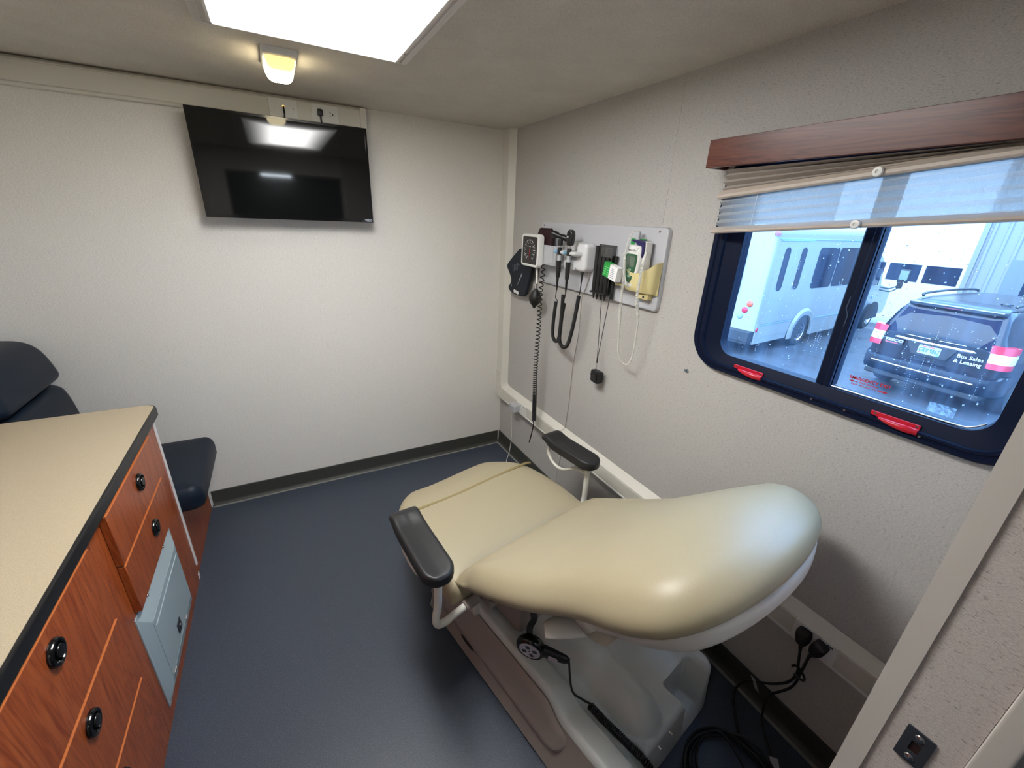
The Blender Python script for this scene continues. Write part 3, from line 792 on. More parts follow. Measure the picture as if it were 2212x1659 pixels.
def build_bench():
    t = thing('bench_seat', 'navy vinyl bench seat with padded back against the left wall', 'bench', (-2.25, -.31, 0))
    MB().box(XL + .002, -1.9675, -.5995, -.0205, 0, .372, .001, 1).build('seat_box', 'wood', t)
    m = MB().box(-1.975, -1.964, -.0205, -.0055, .0, .36, .001, 1); m.build('edge_strip', 'white_plastic', t)
    ol = rrect(-2.50, -1.866, -.5985, -.022, .055, 8)
    m = MB().pillow(ol, [(.030, .3725), (.008, .376), (0, .392), (0, .44), (.006, .468), (.018, .484), (.038, .492), (-.25, .496), (-.6, .498), (-.95, .499)])
    m.build('seat_cushion', 'navy', t, angle=180)
    # two padded back rolls, leaning towards the left wall
    def roll(prof, name):
        m = MB(); rings = []
        ys = [(-.564, .045), (-.558, .022), (-.544, .006), (-.526, 0), (-.10, 0), (-.075, .006), (-.056, .022), (-.048, .045)]
        c = V((sum(p[0] for p in prof) / len(prof), sum(p[1] for p in prof) / len(prof)))
        for y, ins in ys:
            r = []
            for x, z in prof:
                d = V((x, z)) - c; k = max(0, 1 - ins / d.length); q = c + d * k; r.append((q.x, y, q.y))
            rings.append(r)
        m.loft(rings); return m.build(name, 'navy', t, angle=180)
    roll(smooth2([(-2.592, .50), (-2.40, .495), (-2.352, .55), (-2.352, .70), (-2.372, .84), (-2.40, .893), (-2.47, .905), (-2.592, .90)]), 'lower_back_cushion')
    roll(smooth2([(-2.592, .908), (-2.44, .912), (-2.382, .93), (-2.380, .975), (-2.405, 1.06), (-2.45, 1.108), (-2.52, 1.122), (-2.592, 1.11)]), 'upper_back_cushion')
    MB().box(XL + .001, -2.600, -.565, -.05, .374, 1.10, .001, 1).build('back_board', 'black', t)
def smooth2(pts, sub=4):
    return [(p.x, p.y) for p in smooth_path([(a, b, 0) for a, b in pts], sub, True)]

# ------------------------------------------------------------------ examination chair
CH_O, CH_R = V((-.66, -1.557, 0)), radians(11)
def sst(a, b, x):
    x = min(1, max(0, (x - a) / (b - a))); return x * x * (3 - 2 * x)
def interp(tab, x):
    for (a, p), (b, q) in zip(tab, tab[1:]):
        if x <= b: return p + (q - p) * max(0, (x - a)) / (b - a)
    return tab[-1][1]
def build_chair():
    t = thing('exam_chair', 'beige upholstered medical exam chair reclined on a grey plastic base', 'exam chair', CH_O, CH_R, local=True)
    # --- base cover: height field with rim step, oval bellows hump and two cord notches
    s0, s1, v0, v1 = -.232, .352, -.672, .34
    nx, ny = 120, 192
    def top(s, v):
        z = .205
        z += .050 * sst(-.455, -.375, v) * (1 - sst(-.20, -.13, s) * .45)            # rim step, left ledge higher
        z -= .028 * sst(-.152, -.134, s) * sst(.33, .27, s)                             # sunk field
        r = sqrt((s - .0) ** 2 + (v - min(-.10, max(-.575, v))) ** 2) / (.080 + .03 * sst(-.45, -.2, v))
        z += .095 * max(0, 1 - r * r) ** .85 if r < 1 else 0                              # long rounded ridge
        for c, w, dep, vv in ((-.108, .016, .055, -.622), (.225, .060, .125, -.590)):                                     # notches in the end lip
            z -= dep * sst(w + .014, w - .004, abs(s - c)) * sst(vv + .012, vv - .006, v)
        z += .018 * sst(.285, .31, s) * sst(-.56, -.60, v)
        e = min(s - s0, s1 - s, v - v0)
        z -= .016 * (1 - min(1, max(0, e) / .016)) ** 2
        return z
    b = bmesh.new(); G = []
    for j in range(ny + 1):
        row = []
        for i in range(nx + 1):
            s = s0 + (s1 - s0) * i / nx; v = v0 + (v1 - v0) * j / ny
            # rounded plan corners at the near end
            for cx, sg in ((s0 + .05, -1), (s1 - .05, 1)):
                dx = (s - cx) * sg; dy = (v0 + .05) - v
                if dx > 0 and dy > 0:
                    m_ = max(dx, dy); L = sqrt(dx * dx + dy * dy); k = m_ / L
                    s2 = cx + sg * dx * k; v2 = (v0 + .05) - dy * k
                    row_p = (s2, v2); break
            else: row_p = (s, v)
            row.append(b.verts.new((row_p[0], row_p[1], top(s, v))))
        G.append(row)
    for j in range(ny):
        for i in range(nx): b.faces.new((G[j][i], G[j][i + 1], G[j + 1][i + 1], G[j + 1][i]))
    border = [G[0][i] for i in range(nx + 1)] + [G[j][nx] for j in range(1, ny + 1)] + [G[ny][i] for i in range(nx - 1, -1, -1)] + [G[j][0] for j in range(ny - 1, 0, -1)]
    cx, cy = .06, -.16
    prev = border
    for f, z in ((.35, None), (.7, None), (1, .012)):
        ring = []
        for q in border:
            ox = q.co.x + (-.048 if q.co.x < cx - .2 else .020 if q.co.x > cx + .2 else -.014) * f * (1 if abs(q.co.x - cx) > .2 else 0)
            ox = q.co.x + f * (-.048 * sst(-.17, -.232, q.co.x) + .022 * sst(.29, .352, q.co.x))
            oy = q.co.y + f * (-.010 * sst(-.62, -.67, q.co.y))
            zz = q.co.z * (1 - f) + .012 * f
            ring.append(b.verts.new((ox, oy, zz)))
        n = len(border)
        for i in range(n): b.faces.new((prev[i], ring[i], ring[(i + 1) % n], prev[(i + 1) % n]))
        prev = ring
    b.faces.new(prev)
    bmesh.ops.recalc_face_normals(b, faces=b.faces[:])
    m = MB(); m.merge(b); base = m.build('base_cover', 'base_top', t, angle=60)
    # taupe side shroud with rounded end, lying on the left flank
    def side_pt(v, z):        # left flank of the cover (flared to the floor)
        zt = top(s0, v); f = 1 - (z - .012) / max(zt - .012, .01)
        return V((s0 - .048 * f, v, z))
    m = MB(); rings = []
    vs = [.33 - (.33 + .665) * k / 60 for k in range(61)]
    def strip(off, zlo, zhi, va, vb, nn=48, mz=10):
        rows = []
        for k in range(nn + 1):
            v = va + (vb - va) * k / nn; lo, hi = zlo(v), zhi(v)
            rows.append([side_pt(v, lo + (hi - lo) * j / mz) + V((-off(v, j / mz), 0, .0)) for j in range(mz + 1)])
        return rows
    rows = strip(lambda v, f: .0015, lambda v: .016, lambda v: top(s0, v) - .004, .335, -.640)
    m.loft(rows, False, False, closed=False); m.build('side_skin', 'shroud', base)
    endv = -.487
    def lo(v):
        d = (v - endv) / .075
        return .150 - (.150 - .075) * sqrt(max(0, 1 - (1 - min(1, d)) ** 2)) if d < 1 else .075
    def hi(v):
        d = (v - endv) / .045
        h = top(s0, v) - .006
        return .150 + (h - .150) * sqrt(max(0, 1 - (1 - min(1, d)) ** 2)) if d < 1 else h
    rows = strip(lambda v, f: .003 + .012 * min(1, 6 * f * 1.0, 8 * (1 - f) + .15) * sst(endv, endv + .03, v), lo, hi, .335, endv, 70, 12)
    m = MB(); m.loft(rows, False, False, closed=False); m.build('side_panel', 'shroud', base)
    # oval slot with dark grille
    m = MB(); c0, c1 = V((-.297, .098, .115)), V((-.293, -.012, .118))
    sl = []
    for k in range(24):
        a = 2 * pi * k / 24; u = .5 + .5 * cos(a); p = side_pt(.100 - .115 * u, .072 + .011 * sin(a)); sl.append(p)
    m.loft([[p + V((-.0025, 0, 0)) for p in sl], [p + V((-.0045, 0, 0)) for p in sl]]); r = m.build('slot_rim', 'shroud', base)
    cc = sum(sl, V()) / 24
    m = MB(); m.loft([[cc + (p - cc) * .8 + V((-.0040, 0, 0)) for p in sl], [cc + (p - cc) * .8 + V((-.0052, 0, 0)) for p in sl]]); m.build('slot', 'black', base)
    for s, z in ((-.02, .16), (-.06, .06), (.05, .155)): MB().cyl((s, v0 - .002, z), (s, v0 - .013, z), .0035, n=10).build('screw', 'chrome', base)
    # lift column and seat carriage
    m = MB().box(-.17, .22, -.16, .26, .24, .40, .02, 2); m.box(-.27, .27, -.10, .30, .385, .415, .01, 2); m.build('seat_carriage', 'shroud', t)
    m = MB().box(-.285, -.262, -.03, .05, .30, .405, .004, 2); m.build('mounting_bracket', 'shell', t)
    # --- seat cushion
    ol = []
    for k in range(72):                                     # front edge slightly waved by the two thigh lobes
        a = 2 * pi * k / 72
        e = .52 if sin(a) > 0 else .24
        x = .383 * math.copysign(abs(cos(a)) ** e, cos(a)); y = (.640 if sin(a) > 0 else .03) * math.copysign(abs(sin(a)) ** e, sin(a))
        ol.append((x, y + .0))
    def seat_fn(q):
        w = sst(.30, .60, q.y)
        dip = -.014 * math.exp(-((q.x + .10) / .16) ** 2) * sst(.25, .56, q.y)
        side = .010 * (abs(q.x) / .38) ** 2 * (1 - w)
        if q.z > .44: q.z += dip + side - .034 * sst(.42, .64, q.y) - .020 * sst(.12, 0, q.y)
        return q
    m = MB().pillow(ol, [(.05, .400), (.02, .403), (.002, .420), (0, .445), (.003, .470), (.012, .487), (.026, .497), (.05, .503), (-.20, .507), (-.35, .509), (-.5, .511), (-.7, .511), (-.9, .511), (-.98, .511)], fn=seat_fn, square=True)
    seat = m.build('seat_cushion', 'beige', t, angle=180)
    # raised seam across the seat front: a thin strip laid on the surface
    m = MB(); rows = []
    def seat_top(x, y):
        q = V((x, y, .511)); q = seat_fn(q); e = min(.383 - abs(x), .7 - y)
        return q.z - (.012 * max(0, 1 - e / .06) ** 2)
    for k in range(33):
        x = -.375 + .75 * k / 32
        rows.append([(x, .409, seat_top(x, .409) - .004), (x, .411, seat_top(x, .411) + .0010), (x, .423, seat_top(x, .423) + .0010), (x, .425, seat_top(x, .425) - .004)])
    m.loft(rows, False, False, closed=False); m.build('seam', 'seam', seat)
    # calf section hanging from the front of the seat
    ol2 = rrect(-.24, .24, -.15, .13, .10, 8)
    Mf = basis((0, .525, .245), (1, 0, 0), (0, 0, 1), (0, -1, 0))
    m = MB().pillow(ol2, [(.03, -.030), (.006, -.024), (0, -.01), (0, .01), (.006, .024), (.03, .03), (-.5, .032), (-.95, .032)], M=Mf); m.build('calf_cushion', 'beige', t, angle=180)
    # --- backrest
    tab = []; p = V((0, 0)); step = .01
    for k in range(130):
        tt = k * step; tab.append(p.copy())
        ang = radians(interp(BACK_ANG, tt)); p = p + V((cos(ang), sin(ang))) * step
    def back(s, tt, n):
        k = max(0.0, tt) / step; i = min(int(k), 127); f = k - i
        q = tab[i].lerp(tab[i + 1], f)
        if tt < 0: a0 = radians(BACK_ANG[0][1]); q = V((cos(a0), sin(a0))) * tt
        ang = radians(interp(BACK_ANG, max(tt, 0)))
        return V((s + BACK_SHIFT * tt, -q.x + sin(ang) * n - 0, BACK_Z + q.y + cos(ang) * n))
    Wt = BACK_W
    L = Wt[-1][0]
    ol = []
    N_ = 46
    ts = [(-.035 + (L + .035) * (1 - cos(pi * k / N_)) / 2) for k in range(N_ + 1)]
    def W(x):
        if x > .78: return .366 * sqrt(max(0.0, 1 - ((x - .78) / (L - .78)) ** 2.1))
        for i in range(len(Wt) - 1):
            if x <= Wt[i + 1][0]:
                a, b_, c, d = (Wt[max(i - 1, 0)][1], Wt[i][1], Wt[i + 1][1], Wt[min(i + 2, len(Wt) - 1)][1])
                u = max(0, (x - Wt[i][0])) / (Wt[i + 1][0] - Wt[i][0])
                return max(.0, .5 * (2 * b_ + (c - a) * u + (2 * a - 5 * b_ + 4 * c - d) * u * u + (3 * b_ - a - 3 * c + d) * u ** 3))
        return Wt[-1][1]
    right = [(W(x), x) for x in ts]; left = [(-W(x), x) for x in reversed(ts[:-1])]
    ol = right + left
    def back_fn(q):
        s, tt, n = q.x, q.y, q.z
        w = W(min(max(tt, 0), .80))
        u = min(1, abs(s) / w)
        if n > -.02:
            up = sst(.30, .62, tt)
            n += ((.045 * up + .012 * (1 - up)) * (1 - u * u) * sst(.0, .20, L - tt) * sst(-.02, .02, n))
            n -= .030 * sst(.10, 0, tt)                                                         # tucks into the crease
        return back(s, tt, n)
    m = MB().pillow(ol, [(.060, -.065), (.028, -.062), (.010, -.054), (.001, -.042), (0, -.027), (.002, -.014), (.008, -.003), (.020, .012), (.036, .024), (.056, .032), (-.24, .036), (-.32, .038), (-.42, .039), (-.54, .040), (-.68, .040), (-.84, .040), (-.97, .040)], fn=back_fn, square=.45)
    bk = m.build('backrest', 'beige', t, angle=180)
    # moulded shell behind the upholstery
    m = MB().pillow([(x * .93, .50 + (y - .50) * .975) for x, y in ol if y > .50], [(.085, -.125), (.05, -.118), (.026, -.102), (.012, -.080), (.006, -.060)], fn=lambda q: back(q.x, q.y, q.z), square=.45)
    m.build('back_shell', 'shell', t, angle=180)
    # release lever under the left edge of the backrest
    m = MB(); rings = []
    A, B_ = V((-.292, -.388, .605)), V((-.140, -.490, .612)); ax = (B_ - A).normalized(); sd = V((ax.y, -ax.x, 0))
    for k in range(15):
        f = k / 14; c = A.lerp(B_, f) + V((0, 0, .020 * sin(pi * (.12 + .8 * f)))); hw = .012 + .030 * sqrt(max(.0, sin(pi * min(1, f * .85 + .08))))
        rings.append([c + sd * (hw * cos(a)) + V((0, 0, .0045 * sin(a) - .012 * cos(a) ** 2)) for a in [2 * pi * q / 16 for q in range(16)]])
    m.loft(rings); m.build('recline_lever', 'shell', t, angle=180)
    m = MB().tube([back(-.20, .20, -.06), back(-.18, .24, -.12), back(.18, .24, -.12), back(.20, .20, -.06)], .014, 10); m.box(-.12, .12, -.20, -.02, .35, .42, .01, 1); m.build('back_frame', 'shroud', t)
    # --- armrests: padded top on a bent tube
    def arm(front, rear, ztop, post, joint, loop, nm):
        f, r = V(front), V(rear); d = (r - f); L_ = d.length; ey = d.normalized(); ex = V((ey.y, -ey.x))
        M = basis((f.x, f.y, ztop), (ex.x, ex.y, 0), (ey.x, ey.y, 0), (0, 0, 1))
        if M.determinant() < 0: M = basis((f.x, f.y, ztop), (-ex.x, -ex.y, 0), (ey.x, ey.y, 0), (0, 0, 1))
        hw = .057; pts = []
        for k in range(13): a = pi * k / 12; pts.append((hw * cos(a), L_ - hw + hw * sin(a)))
        for y in [L_ - hw - (L_ - hw) * k / 14 for k in range(1, 14)]: pts.append((-hw, y))
        for k in range(7): a = pi / 2 + (pi / 2) * k / 6; pts.append((-hw + .016 + .016 * cos(a + pi / 2), .016 + -.016 * sin(a - pi / 2 + pi / 2) + 0)) if False else None
        pts += [(-hw, .012), (-hw + .010, .002), (-hw + .026, 0), (hw - .026, 0), (hw - .010, .002), (hw, .012)]
        for y in [(L_ - hw) * k / 14 for k in range(1, 14)]: pts.append((hw, y))
        def fn(q):
            y = q.y / L_
            q.z += .016 * sst(.30, .0, y) - .012 * sst(.13, .0, y)                              # upswept, turned-down front lip
            if q.z < -.02: q.z += .020 * sst(.22, .02, y)
            if q.z > -.012: q.z -= .006 * (1 - min(1, abs(q.x) / .045) ** 2) * sst(.05, .25, y)
            return q
        m = MB().pillow(pts, [(.006, -.046), (.001, -.042), (0, -.034), (0, -.016), (.003, -.007), (.008, -.002), (.014, -.0005), (.022, -.0002), (.032, 0), (.044, 0), (.056, 0)], M=M, fn=fn, square=True)
        pad = m.build('armrest', 'black_soft', t, angle=50)
        m = MB()
        m.tube(post, .0135, 14); m.build('arm_post', 'cream', pad)
        m = MB(); rp = V(post[0]).lerp(V(post[1]), .30); m.tube([V(post[0]) + (V(post[1]) - V(post[0])) * .36, V(post[0]) + (V(post[1]) - V(post[0])) * .37], .0139, 14); m.build('joint_ring', 'dark_print', pad)
        m = MB(); m.tube(smooth_path(loop, 6), .0085, 10); m.build('arm_brace', 'cream', pad)
        if joint: m = MB(); m.cyl(*joint, .020, n=16); m.build('arm_clamp', 'shroud', pad)
    zb = .605
    arm((-.408, .290), (-.445, -.086), .652, smooth_path([(-.447, -.052, zb + .01), (-.449, -.052, .56), (-.452, -.053, .50), (-.462, -.055, .448), (-.455, -.057, .418), (-.425, -.056, .408), (-.39, -.052, .410), (-.30, -.045, .412)], 6), ((-.345, -.048, .411), (-.285, -.044, .412)),
        [(-.447, -.045, .566), (-.446, .02, .548), (-.444, .11, .505), (-.441, .20, .515), (-.440, .235, .56), (-.439, .215, .610)], 'left')
    zb = .635
    arm((.457, .375), (.438, .035), .682, smooth_path([(.440, .085, zb + .01), (.440, .085, .58), (.440, .085, .50), (.438, .085, .44), (.41, .083, .412), (.30, .07, .410)], 6), None,
        [(.441, .095, .588), (.443, .16, .580), (.445, .25, .526), (.446, .32, .535), (.448, .358, .575), (.448, .350, .612), (.448, .33, .642)], 'right')
BACK_ANG = [(0, 27.5), (.3, 29.2), (.7, 37.9), (1.3, 37.9)]
BACK_SHIFT = .068
BACK_Z = .528
BACK_W = [(-0.0488, 0.347), (0.0780, 0.356), (0.1950, 0.359), (0.2925, 0.359), (0.3900, 0.352), (0.4875, 0.338), (0.5850, 0.343), (0.6825, 0.361), (0.7605, 0.367), (0.8287, 0.347), (0.8872, 0.283), (0.9360, 0.190), (0.9750, 0.000)]

def build_hand_control():
    R = Matrix.Translation(CH_O) @ Matrix.Rotation(CH_R, 4, 'Z')
    t = thing('hand_control', 'round black hand control on a coiled cord hanging at the exam chair base', 'control', R @ V((-.20, -.26, .25)))
    c = V((-.214, -.266, .330)); n = V((-.75, -.42, -.12)).normalized(); ey = V((.04, -1, -.06)); ey = (ey - n * ey.dot(n)).normalized(); ex = ey.cross(n)
    D = basis(c, ex, ey, n)
    m = MB().lathe([(.0001, -.030), (.026, -.030), (.043, -.023), (.053, -.008), (.053, .003), (.048, .011), (.043, .0135), (.040, .0120), (.0001, .011)], R @ D, 36); m.build('dial_housing', 'black_gloss', t, angle=50)
    m = MB().lathe([(.0001, .0112), (.0385, .0112), (.038, .0135), (.0001, .0138)], R @ D, 32); lab = m.build('label_disc', plain('pale violet label', rgb(186, 180, 190), .4), t)
    m = MB()
    for a in range(4):
        Q = D @ Matrix.Rotation(radians(90 * a + 20), 4, 'Z'); m.prism(rrect(.012, .028, -.007, .007, .002, 2), .0137, .0143, R @ Q)
    m.prism([(-.003, -.003), (.003, -.003), (.003, .003), (-.003, .003)], .0137, .0143, R @ D); m.build('symbol', 'dark_print', lab)
    # grip
    m = MB(); rings = []
    for y, w, h in ((.036, .026, .016), (.050, .027, .017), (.075, .024, .016), (.105, .021, .014), (.125, .017, .012), (.137, .008, .006)):
        rings.append([D @ V((w * cos(a), y, -.006 + h * sin(a))) for a in [2 * pi * q / 18 for q in range(18)]])
    m.loft(rings, M=R); m.build('grip', 'black', t, angle=60)
    m = MB().prism(rrect(-.010, .010, .066, .098, .004, 3), .009, .0115, R @ D); m.build('grip_label', plain('pale grip label', rgb(190, 176, 184), .4), t)
    # hook strap up to the seat frame
    m = MB(); pts = [(-.165, -.215, .425), (-.172, -.23, .400), (-.190, -.232, .380), (-.204, -.245, .364), (-.209, -.252, .348)]
    rings = []
    P = smooth_path(pts, 5); T, F = frames(P)
    for p, (u, w) in zip(P, F): rings.append([p + u * a + w * b_ for a, b_ in ((.012, .002), (-.012, .002), (-.012, -.002), (.012, -.002))])
    m.loft(rings, M=R); m.box(-.222, -.186, -.276, -.238, .340, .352, .004, 1, M=R); m.build('hook', 'black', t)
    # cord: straight lead, then coil lying over the base and out through the notch
    lead = [D @ V((0, .134, -.006)), V((-.186, -.438, .298)), V((-.166, -.468, .270)), V((-.142, -.486, .246))]
    m = MB().tube(smooth_path(lead, 6), .0035, 8, M=R)
    cp = coil_path([(-.142, -.486, .236), (-.122, -.535, .202), (-.114, -.588, .197), (-.110, -.640, .197), (-.108, -.684, .196), (-.107, -.706, .168), (-.113, -.722, .10), (-.14, -.735, .035), (-.20, -.77, .02), (-.26, -.80, .016)], .0105, .0066, 10)
    m.tube(cp, .0030, 6, M=R); m.build('coiled_cord', 'black', t, angle=180)

def build_power_cords():
    # moulded plugs in the near raceway outlet
    def plug(yc, zc, tilt, t):
        M = basis((-.0465, yc, zc), (0, -1, 0), (0, 0, 1), (-1, 0, 0)) @ Matrix.Rotation(tilt, 4, 'Z')
        o = [(-.019, .020), (-.012, .026), (.012, .026), (.019, .020), (.019, -.008), (.010, -.026), (-.010, -.026), (-.019, -.008)]
        m = MB().pillow(smooth2(o, 4), [(.001, 0), (0, .006), (0, .024), (.003, .031), (.008, .034), (-.6, .0345), (-.95, .0345)], M=M); m.build('plug', 'black_rubber', t)
        m = MB().tube([M @ V((0, -.022, .018)), M @ V((0, -.040, .018)), M @ V((0, -.055, .016))], lambda f: .0075 - .003 * f, 10); m.build('strain_relief', 'black_rubber', t)
        return M @ V((0, -.052, .016))
    t = thing('chair_power_cord', 'black power cord coiled on the floor behind the exam chair base', 'cord', (-.30, -2.32, 0))
    p = plug(-2.314, .474, .12, t)
    pts = [p, (-.066, -2.330, .375), (-.070, -2.338, .345), (-.070, -2.336, .31), (-.070, -2.322, .266), (-.066, -2.285, .205), (-.060, -2.24, .150), (-.050, -2.20, .09), (-.055, -2.185, .03), (-.09, -2.205, .008), (-.15, -2.26, .010)]
    c = V((-.318, -2.354, 0)); k = 0
    for turn in range(6):
        for a in range(0, 360, 30):
            aa = radians(20 - a); r = .128 + .016 * sin(turn * 2.1 + aa) + .003 * turn; pts.append((c.x + r * cos(aa) + .006 * sin(turn), c.y + r * sin(aa) * .95, .007 + .0065 * ((turn * 3) % 4) + .003 * sin(aa * 2 + turn)))
    pts += [(-.27, -2.36, .036), (-.33, -2.40, .034)]
    m = MB().tube(smooth_path(pts, 4), .0043, 8); m.build('cable', 'black_rubber', t, angle=180)
    m = MB(); m.tube(smooth_path([(-.095, -2.338, .352), (-.090, -2.360, .346), (-.070, -2.362, .338), (-.056, -2.345, .340), (-.058, -2.326, .348), (-.078, -2.322, .356)], 4), .004, 8); m.build('tie_wrap', 'black', t)
    m = MB().box(-.078, -.050, -2.262, -.2222 * 10, .124, .160, .002, 1, ) if False else MB().prism(rrect(-.024, .024, -.016, .016, .002, 2), -.0006, .0006, basis((-.066, -2.240, .142), V((0, .55, .83)).normalized(), V((-.5, -.7, .5)).normalized(), V((-.9, .3, .2)).normalized())); m.build('cable_tag', clear_tag(), t)
    t = thing('appliance_power_cord', 'black power cord hanging from the outlet plug closest to the doorway partition', 'cord', (-.06, -2.36, .3))
    p = plug(-2.360, .472, -.25, t)
    pts = [p, (-.076, -2.349, .380), (-.082, -2.349, .348), (-.084, -2.349, .32), (-.082, -2.341, .275), (-.072, -2.318, .215), (-.068, -2.296, .165), (-.064, -2.289, .10), (-.070, -2.300, .03), (-.10, -2.34, .008), (-.14, -2.39, .008), (-.16, -2.45, .008), (-.20, -2.56, .008)]
    m = MB().tube(smooth_path(pts, 6), .0043, 8); m.build('cable', 'black_rubber', t, angle=180)
    m = MB().prism(rrect(-.022, .022, -.013, .013, .002, 2), 0, .0012, basis((-.152, -2.402, .0135), V((.7, .6, 0)).normalized(), V((-.6, .7, 0)).normalized(), (0, 0, 1))); m.build('cable_tag', clear_tag(), t)
def clear_tag():
    if 'tagm' not in MAT: MAT['tagm'] = plain('pale cable label', rgb(176, 176, 178), .3)
    return MAT['tagm']
# ------------------------------------------------------------------ diagnostic wall board and what hangs on it
def build_board():
    t = thing('instrument_board', 'pale grey wall panel with rounded corners carrying the diagnostic instruments', 'wall panel', (-.01, -.96, 1.372))
    B = basis((0, 0, 0), (0, 1, 0), (0, 0, 1), (-1, 0, 0))
    ol = rrect(-1.437, -.487, 1.362, 1.700, .022, 6)
    m = MB().pillow(ol, [(0, .0008), (0, .012), (.003, .019), (.010, .022)], M=B); m.build('panel', 'board', t)
    for y, z in ((-1.391, 1.683), (-1.390, 1.388), (-.52, 1.682), (-.52, 1.385)):
        m = MB().lathe([(.0001, 0), (.0055, 0), (.0045, .0025), (.0001, .0035)], basis((-.022, y, z), (0, -1, 0), (0, 0, 1), (-1, 0, 0)), 14); m.build('screw', 'chrome', t)

def build_gauge():
    t = thing('blood_pressure_gauge', 'square white blood pressure gauge with black dial and hanging black coil tube', 'blood pressure gauge', (-.09, -.56, 1.46))
    # basket
    m = MB()
    B = basis((0, 0, 0), (0, 1, 0), (0, 0, 1), (-1, 0, 0))
    m.box(-.088, -.0225, -.757, -.50, 1.478, 1.486, .003, 1); m.box(-.090, -.084, -.757, -.50, 1.478, 1.582, .0025, 1); m.box(-.090, -.0225, -.757, -.751, 1.478, 1.582, .002, 1); m.box(-.090, -.0225, -.506, -.50, 1.478, 1.582, .002, 1)
    m.box(-.0935, -.0895, -.737, -.655, 1.488, 1.572, .002, 1); m.box(-.0935, -.0895, -.735, -.731, 1.486, 1.578, .001, 1)
    m.build('basket', 'basket', t)
    # housing, slightly swivelled
    M = Matrix.Translation((-.128, -.548, 1.545)) @ Matrix.Rotation(radians(0), 4, 'Z') @ basis((0, 0, 0), (0, -1, 0), (0, 0, 1), (-1, 0, 0))
    o = rrect(-.094, .094, -.089, .089, .022, 6)
    m = MB().pillow(o, [(.012, -.038), (.002, -.034), (0, -.026), (0, -.004), (.003, .002), (.008, .004), (.012, .003), (.013, .000)], M=M); m.build('housing', 'white_plastic', t)
    m = MB().prism(rrect(-.079, .079, -.074, .074, .010, 4), .0003, .0016, M); f = m.build('dial', 'gauge_face', t)
    m = MB()
    for k in range(31):
        a = radians(-125 - k * 290 / 30) ; big = k % 3 == 0
        r0, r1, w = (.047, .060, .0016) if big else (.053, .060, .0007)
        d = V((cos(a), sin(a), 0)); e = V((-sin(a), cos(a), 0)); z = V((0, 0, .0019))
        m.loft([[M @ (d * r0 - e * w + z), M @ (d * r0 + e * w + z), M @ (d * r0 + e * w + z * 1.1), M @ (d * r0 - e * w + z * 1.1)], [M @ (d * r1 - e * w + z), M @ (d * r1 + e * w + z), M @ (d * r1 + e * w + z * 1.1), M @ (d * r1 - e * w + z * 1.1)]])
    for k in range(10):
        a = radians(-125 - k * 29); m.text(str(k * 30 + 20), .0075, M @ Matrix.Translation((.042 * cos(a), .042 * sin(a), .0019)), .0001)
    m.text('mmHg', .008, M @ Matrix.Translation((0, .022, .0019)), .0001)
    m.build('scale_marks', 'white_print', f)
    a = radians(-97); d = V((cos(a), sin(a), 0)); e = V((-sin(a), cos(a), 0))
    m = MB().loft([[M @ (d * -.012 - e * .002 + V((0, 0, .0022))), M @ (d * -.012 + e * .002 + V((0, 0, .0022))), M @ (d * .052 + V((0, 0, .0022)))], [M @ (d * -.012 - e * .002 + V((0, 0, .0026))), M @ (d * -.012 + e * .002 + V((0, 0, .0026))), M @ (d * .052 + V((0, 0, .0026)))]]); m.build('needle', 'red_plastic', f)
    m = MB().cyl((-.0935, -.60, 1.53), (-.086, -.60, 1.53), .028, n=18); m.build('swivel', 'black', t)
    # inflation bulb on a pale tube
    m = MB().tube(smooth_path([(-.100, -.585, 1.470), (-.102, -.594, 1.44), (-.101, -.597, 1.40), (-.100, -.598, 1.362)], 5), .0065, 10); m.build('air_tube', 'coil_white', t)
    m = MB().cyl((-.100, -.598, 1.366), (-.100, -.598, 1.338), .0095, n=14); m.cyl((-.100, -.598, 1.357), (-.100, -.570, 1.357), .0035, n=8); m.tube(smooth_path([(-.100, -.572, 1.350), (-.100, -.560, 1.349), (-.100, -.556, 1.357), (-.100, -.560, 1.365), (-.100, -.572, 1.364)], 4), .0018, 6); m.build('valve', 'chrome', t)
    m = MB().lathe([(.0001, .054), (.009, .054), (.012, .047), (.026, .030), (.0375, .004), (.036, -.016), (.024, -.038), (.014, -.048), (.010, -.052), (.009, -.060), (.0001, -.061)], basis((-.100, -.590, 1.283), (1, 0, 0), (0, .995, .1), (0, -.1, .995)), 24); m.build('inflation_bulb', 'black_rubber', t, angle=180)
    P = [(-.096, -.652, 1.475), (-.102, -.660, 1.44), (-.104, -.654, 1.35), (-.104, -.653, 1.30), (-.104, -.655, 1.10), (-.104, -.652, .87), (-.104, -.664, .65), (-.104, -.674, .515)]
    cp = coil_path(P, lambda f: .0115, lambda f: (.030 - .008 * f / .5) if f < .5 else (.022 - .0145 * min(1, (f - .5) / .38)) if f < .9 else .0068, 12)
    m = MB().tube(cp, .0030, 6); e = cp[-1]
    m.tube(smooth_path([e, (e[0] + .002, -.676, .505), (-.104, -.668, .47), (-.104, -.652, .40), (-.104, -.634, .338)], 5), .0036, 8); m.build('coil_tube', 'black_rubber', t, angle=180)
    # cuffs
    t = thing('adult_cuff', 'navy blood pressure cuff hanging behind the white gauge', 'cuff', (-.06, -.3, 1.25))
    o = [(-.343, 1.542), (-.30, 1.535), (-.266, 1.514), (-.20, 1.470), (-.152, 1.432), (-.150, 1.405), (-.185, 1.370), (-.208, 1.338), (-.200, 1.312), (-.176, 1.292), (-.180, 1.270), (-.215, 1.253), (-.282, 1.246), (-.360, 1.250), (-.402, 1.268), (-.430, 1.35), (-.470, 1.44), (-.488, 1.53), (-.43, 1.550)]
